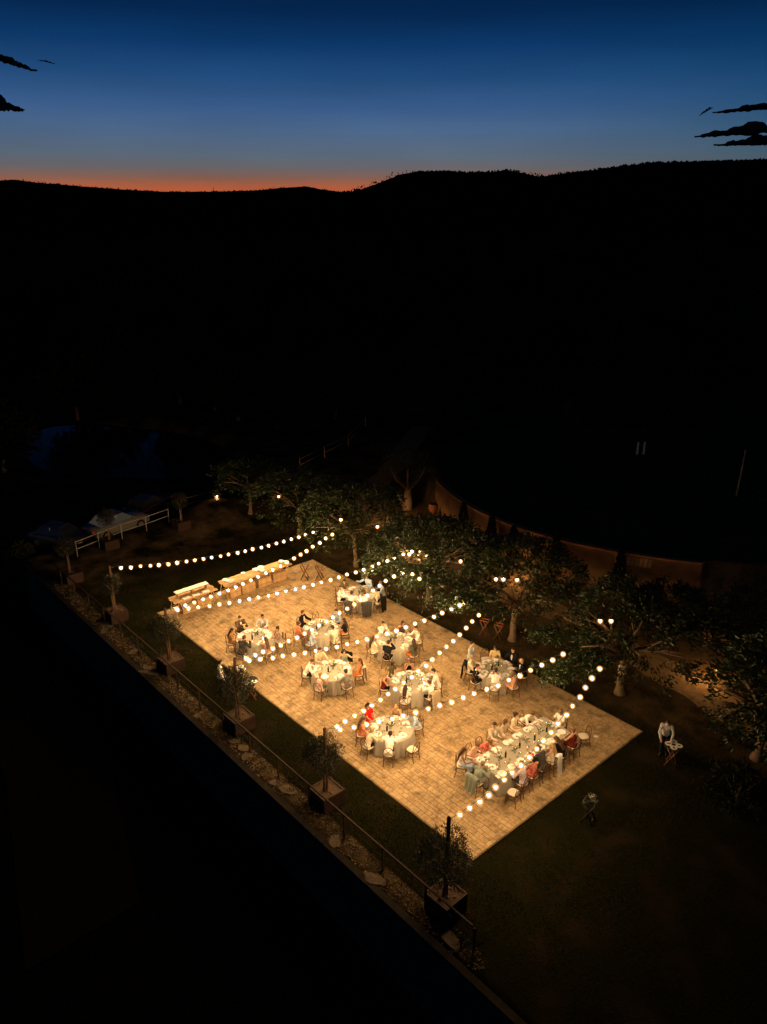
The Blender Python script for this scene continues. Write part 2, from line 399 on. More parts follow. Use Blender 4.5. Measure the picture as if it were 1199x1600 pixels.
# lean, twist (deg, + to the person's left), head yaw, head pitch down, left hand, right hand targets, legs
POSES = {
 'rest':   (8, 0, 0, 12, (-.20, .42, .81), (.20, .42, .81), 'sit'),
 'eat':    (24, 0, 0, 26, (-.13, .52, .82), (.15, .47, .88), 'sit'),
 'talkr':  (6, -20, -38, 6, (-.15, .42, .81), (.27, .38, .83), 'sit'),
 'talkl':  (6, 20, 38, 6, (-.27, .38, .83), (.15, .42, .81), 'sit'),
 'back':   (-7, 0, 10, 8, (-.09, .27, .64), (.09, .28, .64), 'sit'),
 'face':   (16, 0, -8, 14, (-.14, .46, .81), (.08, .30, 1.08), 'sit'),
 'reach':  (14, -12, -20, 12, (-.12, .44, .81), (.50, .42, .98), 'sit'),
 'reachl': (14, 15, 25, 8, (-.62, .22, 1.12), (.14, .44, .81), 'sit'),
 'phone':  (6, 0, 0, 22, (-.05, .38, 1.0), (.06, .38, 1.0), 'sit'),
 'deep':   (38, 0, 0, 30, (-.16, .62, .82), (.17, .60, .82), 'sit'),
 'chin':   (18, 0, 0, 4, (-.09, .33, 1.06), (.09, .33, 1.06), 'sit'),
 'cards':  (4, -8, -6, 16, (-.06, .36, .98), (.14, .38, 1.02), 'sit'),
 'stand':  (2, 0, 15, 8, (-.24, .12, .80), (.24, .14, .82), 'stand'),
 'serve':  (20, 0, 0, 30, (-.20, .42, .98), (.18, .44, .98), 'stand'),
}
SK = {}
def skeleton(pose):
    if pose in SK: return SK[pose]
    lean, tw, hy, hp, LT, RT, legs = POSES[pose]
    hz = .53 if legs == 'sit' else .95
    hip = V3(0, -.04, hz)
    right = V3(math.cos(R(tw)), math.sin(R(tw)), 0); f0 = V3(-math.sin(R(tw)), math.cos(R(tw)), 0)
    up = (V3(0, 0, math.cos(R(lean)))+f0*math.sin(R(lean))).normalized(); fwd = up.cross(right).normalized()
    M = Matrix((right, fwd, up)).transposed()
    d = dict(hip=hip, up=up, fwd=fwd, right=right, M=M, legs=legs)
    d['neck'] = hip+up*.53
    hf = (f0*math.cos(R(hy))-right*(-math.sin(R(hy)))); hf = f0*math.cos(R(hy))+right*(-math.sin(R(hy)))
    hf = (hf*math.cos(R(hp))+V3(0, 0, -math.sin(R(hp)))).normalized(); hr = hf.cross(V3(0, 0, 1)).normalized(); hu = hr.cross(hf)
    d['HM'] = Matrix((hr, hf, hu)).transposed(); d['head'] = d['neck']+up*.06+hu*.11+hf*.025
    d['hf'], d['hu'], d['hr'] = hf, hu, hr
    for s, T in ((-1, LT), (1, RT)):
        sh = hip+up*.465+right*(s*.178)
        if legs == 'stand' and pose == 'serve': pass
        T = Vector(T); v = T-sh; L1, L2 = .29, .265; D = min(v.length, L1+L2-.012); vd = v.normalized(); T = sh+vd*D
        a = (L1*L1-L2*L2+D*D)/(2*D); h = math.sqrt(max(0, L1*L1-a*a))
        pole = V3(s*.6, -.25, -1.0); pole = (pole-vd*pole.dot(vd)).normalized()
        d['sh', s] = sh; d['el', s] = sh+vd*a+pole*h; d['wr', s] = T
        d['hd', s] = ((T-d['el', s]).normalized()*.7+fwd*.35+V3(-s*.12, 0, -.05)).normalized()
        if legs == 'sit':
            d['hj', s] = hip+V3(s*.085, 0, -.015); d['kn', s] = V3(s*.12, .40, .52); d['an', s] = V3(s*.11, .38+.03*s, .085)
        else:
            d['hj', s] = hip+V3(s*.085, 0, -.03); d['kn', s] = V3(s*.09, .0, .50); d['an', s] = V3(s*.10, -.05+.05*s, .085)
        d['toe', s] = d['an', s]+V3(s*.02, .165, -.05)
    SK[pose] = d; return d
def torso(b, k, d, low=True, sh=True):
    M = k['M']; h, up = k['hip'], k['up']
    w = .014 if d > 0 else 0
    if low: b.ell(h, (.165+d+w, .115+d+w, .12+d), M)
    b.ell(h+up*.17, (.135+d, .10+d, .17+d), M); b.ell(h+up*.33, (.16+d, .108+d, .17+d), M)
    if sh: b.cap(k['sh', -1], .058+d, k['sh', 1], .058+d)
def hand(b, k, s):
    w, d = k['wr', s], k['hd', s]; n = V3(0, 0, 1); side = d.cross(n).normalized()*(-s)      # towards the thumb
    n = side.cross(d).normalized()*1.0
    if n.z < 0: n = -n
    M = Matrix((side, d, n)).transposed(); p = w+d*.05
    b.ell(p, (.042, .055, .017), M)
    for q, L in enumerate((.070, .078, .072, .056)):
        a = p+d*.042+side*(.031-.0205*q); m = a+d*(L*.5)+side*(.006-.004*q)*1.2-n*.006; e = m+d*(L*.45)-n*.022
        b.cap(a, .0095, m, .009, 6); b.cap(m, .009, e, .0075, 6)
    a = w+d*.03+side*.034; m = a+side*.026+d*.026-n*.006; b.cap(a, .012, m, .0105, 6); b.cap(m, .0105, m+d*.026+side*.004-n*.012, .0085, 6)
MC = {}
def body_mesh(pose):
    if ('body', pose) in MC: return MC['body', pose]
    k = skeleton(pose); b = MB(); torso(b, k, 0)
    b.cap(k['neck']-k['up']*.07, .060, k['neck']+k['up']*.05, .050)
    H, HM, hf, hu, hr = k['head'], k['HM'], k['hf'], k['hu'], k['hr']
    b.ell(H+hu*.02-hf*.008, (.076, .094, .092), HM, 14, 10); b.ell(H-hu*.045+hf*.028, (.056, .058, .068), HM)
    b.cap(H+hf*.088+hu*.012, .009, H+hf*.104-hu*.022, .014, 8)
    for s in (-1, 1):
        b.ell(H+hr*(s*.078)-hf*.008, (.012, .022, .032), HM, 8, 6)
        b.cap(k['sh', s], .050, k['el', s], .040); b.cap(k['el', s], .040, k['wr', s], .027); hand(b, k, s)
        b.cap(k['hj', s], .088, k['kn', s], .058); b.cap(k['kn', s], .056, k['an', s], .038); b.cap(k['an', s]-V3(0, .03, .03), .038, k['toe', s], .032)
    me = grow(b, .0125, 'body'); q = MB()
    q.v = [tuple(v.co) for v in me.vertices]; q.f = [tuple(p.vertices) for p in me.polygons]; q.m = [0]*len(q.f)
    for s in (-1, 1):
        q.ell(H+hf*.080+hr*(s*.031)+hu*.018, (.014, .007, .008), HM, 8, 5, 1); q.ell(H+hf*.085+hr*(s*.032)+hu*.036, (.018, .006, .004), HM, 8, 4, 2)
    q.ell(H+hf*.086-hu*.050, (.022, .007, .007), HM, 8, 5, 3)
    bpy.data.meshes.remove(me)
    me = q.mesh('body', [skin_a, eye_m, brow_m, lip_m], True); MC['body', pose] = me; return me
skin_a = mat('skin_fair', (.50, .29, .19), .55, .35, .06, 12); skin_b = mat('skin_tan', (.36, .19, .11), .55, .35, .06, 12)
eye_m = mat('eyes', (.02, .015, .012), .2, .6, .02); brow_m = mat('eyebrows', (.05, .03, .02), .8, .2, .1); lip_m = mat('lips', (.34, .11, .09), .5, .4, .05)
def garment(kind, pose):
    if (kind, pose) in MC: return MC[kind, pose]
    k = skeleton(pose); b = MB(); up, hip = k['up'], k['hip']; vx = .018
    if kind in ('shirt', 'jacket', 'short_top', 'bare_top', 'vest'):
        d = {'jacket': .026, 'vest': .020}.get(kind, .014)
        if kind == 'bare_top': torso(b, k, d, True, False)
        else: torso(b, k, d)
        if kind in ('shirt', 'jacket'):
            for s in (-1, 1):
                e = d+.004; b.cap(k['sh', s], .052+e, k['el', s], .042+e); b.cap(k['el', s], .043+e, k['el', s].lerp(k['wr', s], .93), .031+e)
        elif kind == 'short_top':
            for s in (-1, 1): b.cap(k['sh', s], .056+d, k['sh', s].lerp(k['el', s], .55), .052+d)
        if kind in ('shirt', 'jacket'): b.cap(k['neck']-up*.045, .062+d*.5, k['neck']+up*.0, .055+d*.4)
        if kind == 'jacket' and k['legs'] == 'sit': b.ell(hip+V3(0, -.03, -.01), (.20, .16, .10), k['M'])
        if kind == 'jacket' and k['legs'] == 'stand': b.cap(hip, .17, hip-V3(0, 0, .14), .175)
    elif kind == 'trousers':
        b.ell(hip, (.178, .13, .125), k['M'])
        for s in (-1, 1): b.cap(k['hj', s], .100, k['kn', s], .074); b.cap(k['kn', s], .073, k['an', s]+V3(0, 0, .02), .060)
    elif kind == 'skirt':
        b.ell(hip, (.185, .14, .13), k['M'])
        for t in np.linspace(-1, 1, 5):
            a = k['hj', -1].lerp(k['hj', 1], (t+1)/2); c = k['kn', -1].lerp(k['kn', 1], (t+1)/2)+V3(t*.05, 0, 0)
            b.cap(a, .105, c, .085); b.cap(c, .085, V3(t*.22, .36+.03*math.cos(t*9), .20), .075)
    elif kind == 'shirt_front':
        c = hip+up*.36; M = k['M']
        b.ell(c+k['fwd']*.105, (.05, .040, .16), M)
    elif kind == 'tie':
        c = hip+up*.35; b.cap(c+up*.13+k['fwd']*.118, .016, c-up*.10+k['fwd']*.148, .026)
    elif kind == 'braces':
        for s in (-1, 1):
            c = hip+k['right']*(s*.08); b.cap(c+up*.1+k['fwd']*.118, .013, c+up*.46+k['fwd']*.085, .013); b.cap(c+up*.46-k['fwd']*.06, .013, c+up*.1-k['fwd']*.115, .013)
        vx = .010
    elif kind.startswith('shoe'):
        s = -1 if kind[-1] == 'l' else 1
        b.cap(k['an', s]-V3(0, .045, .035), .046, k['toe', s]+V3(0, .02, .0), .038)
    elif kind.startswith('hair'):
        H, HM, hf, hu = k['head'], k['HM'], k['hf'], k['hu']; sty = kind[5:]
        if sty == 'short':
            b.ell(H+hu*.040-hf*.022, (.086, .096, .084), HM, 14, 10); b.ell(H-hf*.052-hu*.01, (.074, .052, .075), HM); b.ell(H+hu*.085+hf*.035, (.06, .04, .03), HM)
        elif sty == 'bald':
            b.ell(H-hf*.045-hu*.005, (.084, .060, .060), HM)
        else:
            b.ell(H+hu*.036-hf*.020, (.092, .102, .092), HM, 14, 10); b.ell(H-hf*.060-hu*.03, (.085, .055, .10), HM)
            if sty == 'long':
                p = H-hf*.075-hu*.02; q = hip+up*.40-k['fwd']*.135; r_ = hip+up*.20-k['fwd']*.140
                for t in (-.055, 0, .055): o = k['right']*t; b.cap(p+o, .06, q+o, .05); b.cap(q+o, .05, r_+o*1.1, .022)
            if sty == 'bob':
                for s in (-1, 1): b.cap(H+k['hr']*(s*.075)-hf*.02, .045, H+k['hr']*(s*.08)-hu*.12-hf*.01, .03)
                b.cap(H-hf*.08, .06, H-hf*.075-hu*.13, .045)
            if sty == 'bun': b.ell(H-hf*.105+hu*.055, .056); b.cap(H-hf*.06, .05, H-hf*.08-hu*.07, .035)
        vx = .014
    me = grow(b, vx, kind, 2)
    if kind.startswith('hair') or kind in ('skirt', 'shirt', 'jacket'):          # strands and folds as relief
        n = np.empty(len(me.vertices)*3); me.vertices.foreach_get('co', n); n = n.reshape(-1, 3)
        nr = np.array([v.normal for v in me.vertices]); a = .006 if not kind.startswith('hair') else .005
        w = np.sin(n[:, 0]*55+n[:, 2]*17+2*np.sin(n[:, 1]*21))*np.sin(n[:, 1]*33-n[:, 2]*29)
        n += nr*(w*a)[:, None]; me.vertices.foreach_set('co', n.ravel()); me.update()
    me.materials.append(linen); MC[kind, pose] = me; return me
CC = {'white': (.76, .74, .70), 'cream': (.66, .58, .44), 'beige': (.48, .40, .29), 'tan': (.40, .27, .15), 'lgrey': (.36, .36, .36), 'dgrey': (.055, .052, .05), 'brown': (.075, .05, .035),
      'black': (.010, .010, .012), 'navy': (.014, .018, .035), 'pale_blue': (.34, .45, .62), 'sky_blue': (.42, .55, .75), 'red': (.62, .012, .012), 'orange': (.55, .17, .04), 'coral': (.60, .22, .11),
      'rust': (.36, .11, .03), 'peach': (.66, .38, .25), 'pink': (.72, .46, .40), 'burgundy': (.13, .018, .012), 'bronze': (.30, .155, .065), 'olive': (.085, .085, .045), 'green_floral': (.09, .11, .08),
      'lilac': (.52, .43, .46), 'grey': (.26, .25, .23), 'sage': (.26, .30, .25), 'khaki': (.44, .36, .25), 'yellow': (.64, .52, .27), 'red_floral': (.55, .16, .12), 'bw_floral': (.30, .28, .25), 'grey_blue': (.27, .31, .36)}
HC = {'black': (.012, .009, .008), 'dark': (.028, .016, .010), 'brown': (.075, .038, .018), 'lbrown': (.15, .085, .042), 'blond': (.34, .22, .10), 'grey': (.24, .21, .18)}
def cloth(c): return mat('cloth_'+c, CC[c], .9, .12, .5 if 'floral' in c else .1, 22 if 'floral' in c else 9, bump=.2, bscale=60)
def hairm(c): return mat('hair_'+c, HC[c], .55, .35, .3, 30)
# key: (label, pose, upper, upper colour, lower, lower colour, hair style, hair colour, sex, extra)
def person(name_xy, rz, spec, z=FZ):
    label, pose, up_, uc, lo, lc, hs, hc, sex, extra = spec
    sc = 1.0+random.uniform(-.03, .03); sc = (sc*1.03, sc*1.02, sc*1.02) if sex == 'm' else (sc*.90, sc*.94, sc*.96)
    p = thing('person', label, 'person', (*name_xy, z), rz, None, sc=sc)
    if 'guest' in extra: p['group'] = 'seated wedding guests'
    ob('body', body_mesh(pose), p, mats=[skin_b if (len(label) % 3 == 0) else skin_a, eye_m, brow_m, lip_m])
    nm = {'shirt': 'shirt', 'jacket': 'jacket', 'short_top': 'top', 'bare_top': 'bodice', 'vest': 'waistcoat'}
    if up_ == 'vest':
        ob('shirt', garment('shirt', pose), p, mats=[cloth('white')]); ob('waistcoat', garment('vest', pose), p, mats=[cloth(uc)])
    else: ob(nm[up_], garment(up_, pose), p, mats=[cloth(uc)])
    if up_ == 'jacket':
        ob('shirt_front', garment('shirt_front', pose), p, mats=[cloth('white')])
    if 'tie' in extra: ob('tie', garment('tie', pose), p, mats=[cloth('black')])
    if 'braces' in extra: ob('braces', garment('braces', pose), p, mats=[cloth('brown')])
    ob(lo, garment(lo, pose), p, mats=[cloth(lc)])
    ob('shoe', garment('shoe_l', pose), p, mats=[black_leather]); ob('shoe', garment('shoe_r', pose), p, mats=[black_leather])
    ob('hair', garment('hair_'+hs, pose), p, mats=[hairm(hc)])
    return p

# ------------------------------------------------------------------ chair, tableware prototypes (mesh data shared by every copy)
def sq(w, d, z, n=20, e=3.2):
    r = []
    for k in range(n):
        t = 2*math.pi*k/n; c, s = math.cos(t), math.sin(t)
        r.append((w*abs(c)**(2/e)*(1 if c > 0 else -1), d*abs(s)**(2/e)*(1 if s > 0 else -1), z))
    return r
def slab(b, w, d, z0, z1, n=20, e=3.2, ins=.01):
    rings = [sq(w-ins, d-ins, z0, n, e), sq(w, d, z0+.35*(z1-z0), n, e), sq(w, d, z0+.7*(z1-z0), n, e), sq(w-ins, d-ins, z1, n, e)]
    V = [p for r in rings for p in r]; F = [(j*n+k, j*n+(k+1) % n, (j+1)*n+(k+1) % n, (j+1)*n+k) for j in range(3) for k in range(n)]
    F += [tuple(range(n))[::-1], tuple(3*n+k for k in range(n))]; b.add(V, F)
CH = {}
b = MB(); slab(b, .215, .205, .415, .445, 18); CH['seat'] = b.mesh('seat', wood_chair, True)
b = MB(); slab(b, .205, .195, .447, .485, 18, 3, .02); CH['cushion'] = b.mesh('cushion', cream, True)
for nme, x in (('leg_fl', -.18), ('leg_fr', .18)):
    b = MB(); b.tube([(x, .16, .415), (x*1.05, .19, .2), (x*1.08, .20, 0)], [.019, .016, .013]); CH[nme] = b.mesh('leg', wood_chair, True)
for nme, x in (('leg_rl', -.18), ('leg_rr', .18)):
    b = MB(); b.tube([(x, -.17, .415), (x*1.03, -.20, .2), (x*1.06, -.25, 0)], [.019, .017, .014]); CH[nme] = b.mesh('leg', wood_chair, True)
b = MB(); a = []
for t in np.linspace(0, 1, 15):
    an = math.pi*t; x = -.195*math.cos(an); zz = .43+.47*min(1, math.sin(an)**.42 if 0 < t < 1 else 0); a.append((x*(1.02 if zz > .8 else 1), -.18-.12*(zz-.43), zz))
b.tube(a, .015); CH['back_frame'] = b.mesh('back_frame', wood_chair, True)
b = MB(); b.tube([(-.16, -.235, .86), (0, -.215, .68), (.175, -.19, .48)], .011); b.tube([(.16, -.24, .86), (0, -.228, .68), (-.175, -.195, .48)], .011); CH['cross_brace'] = b.mesh('cross_brace', wood_chair, True)
b = MB(); b.tube([(.18*math.cos(t), .18*math.sin(t)-.02, .22) for t in np.linspace(0, 6.283, 15)], .009, 5); CH['stretcher'] = b.mesh('stretcher', wood_chair, True)
def make_chair(loc, rz, label):
    c = thing('cross_back_chair', label, 'chair', loc, rz, 'cross-back chairs around the dinner tables')
    for k, me in CH.items(): ob('leg' if k.startswith('leg') else k, me, c)
    return c
b = MB(); b.lathe([(.0, 0), (.10, .0), (.11, .010), (.145, .022), (.168, .030), (.166, .034), (.143, .028), (.105, .016), (.0, .014)], 24); PLATE = b.mesh('plate', porcelain, True)
b = MB(); b.lathe([(.0, 0), (.034, 0), (.034, .003), (.006, .008), (.005, .085), (.02, .098), (.038, .125), (.042, .155), (.036, .195), (.034, .195), (.040, .155), (.036, .127), (.0, .103)], 12); WINE = b.mesh('wine_glass', glass, True)
b = MB(); b.lathe([(.0, 0), (.030, 0), (.036, .10), (.034, .10), (.029, .008), (.0, .008)], 12); TUMB = b.mesh('water_glass', glass, True)
b = MB(); b.lathe([(.0, 0), (.037, 0), (.038, .005), (.038, .19), (.030, .215), (.014, .245), (.013, .30), (.015, .302), (.015, .315), (.0, .316)], 14); BOT = b.mesh('bottle', bottle_glass, True)
b = MB(); b.lathe([(.0, 0), (.033, 0), (.040, .07), (.037, .07), (.031, .01), (.0, .01)], 12); VOT = b.mesh('votive_cup', globe_mat('amber_votive_glass', (1, .45, .1), .5, .5), True)
b = MB(); b.lathe([(.0, 0), (.024, 0), (.024, .03), (.0, .031)], 10); WAX = b.mesh('wax', mat('candle_wax', (.75, .62, .42), .6, .3, .05), True)
b = MB(); b.lathe([(.0, .031), (.008, .038), (.005, .05), (.0, .06)], 8); FLAME = b.mesh('flame', candle_flame)
b = MB(); b.lathe([(.0, 0), (.05, 0), (.06, .05), (.058, .12), (.035, .16), (.04, .19), (.037, .19), (.032, .16), (.055, .12), (.056, .05), (.046, .006), (.0, .006)], 14); VASE = b.mesh('vase', glass, True)
b = MB(); b.box((0, 0, .010), (.11, .19, .018)); b.box((.01, .01, .022), (.10, .17, .008), .06); NAP = b.mesh('napkin', napkin)
b = MB(); b.box((0, .07, .004), (.016, .09, .004)); b.box((0, -.05, .004), (.008, .15, .004)); CUT = b.mesh('cutlery', mat('polished_steel', (.6, .58, .55), .25, .5, .05, metal=1.0))
def leaf_quads(b, p, d, L, w, mi=0, fold=.3):
    d = d.normalized(); s = d.cross(Vector((random.uniform(-1, 1), random.uniform(-1, 1), random.uniform(-.2, 1)))).normalized(); n = s.cross(d)
    m = p+d*(L*.45)+n*(w*fold); i = len(b.v)
    b.v += [tuple(p), tuple(m+s*w), tuple(p+d*L), tuple(m-s*w)]; b.f += [(i, i+1, i+2), (i, i+2, i+3)]; b.m += [mi, mi]
def sprig(seed, h=.26, n=12, fl=0):
    random.seed(seed); b = MB()
    for k in range(n):
        a = random.uniform(0, 6.28); e = random.uniform(.35, 1.2); d = Vector((math.cos(a)*math.cos(e), math.sin(a)*math.cos(e), math.sin(e))); p0 = Vector((0, 0, .10)); p1 = p0+d*h*random.uniform(.6, 1)
        b.tube([p0, p0.lerp(p1, .5)+Vector((0, 0, .02)), p1], .003, 4)
        for q in range(9):
            leaf_quads(b, p0.lerp(p1, .3+.7*q/8), d+Vector((random.uniform(-1, 1), random.uniform(-1, 1), random.uniform(-.5, .8))), .06, .014)
    return b.mesh('greenery', mat('table_greenery', (.11, .14, .07), .6, .3, .35, 8, transl=.2))
SPR = [sprig(k) for k in range(3)]; random.seed(21)
def blossoms(seed):
    random.seed(seed); b = MB()
    for k in range(9):
        a = random.uniform(0, 6.28); r = random.uniform(.02, .13); b.ell((r*math.cos(a), r*math.sin(a), random.uniform(.2, .33)), random.uniform(.016, .026), None, 7, 5)
    return b.mesh('blossom', mat('white_blossom', (.74, .70, .60), .8, .2, .1))
BLO = [blossoms(k) for k in range(3)]; random.seed(22)

# ------------------------------------------------------------------ dinner tables, guests, settings
TABLES = {'A': (6.75, 1.78), 'B': (8.15, 4.72), 'C': (6.52, 8.66), 'D': (11.5, 6.60), 'E': (11.5, 2.80), 'F': (14.50, 4.82), 'G': (16.3, 8.40), 'H': (16.4, 1.94)}
TN = {'A': 'the bronze dress table', 'B': 'the pale blue dress table', 'C': 'the table by the leaves', 'D': 'the black suit table', 'E': 'the pink dress table',
      'F': 'the burgundy top table', 'G': 'the yellow top table', 'H': 'the red dress table', 'I': 'the long table'}
TD = {'A': 'linen covered round table with the woman in bronze satin and the man with cards', 'B': 'linen covered round table with the woman in pale blue seen from behind',
      'C': 'linen covered round table beside the low leafy branches, jackets on its chairs', 'D': 'linen covered round table where the man in a black suit sits',
      'E': 'linen covered round table with the pink and orange dressed women', 'F': 'linen covered round table with the blonde woman in burgundy',
      'G': 'linen covered round table with the woman in a pale yellow top', 'H': 'linen covered round table with the woman in red'}
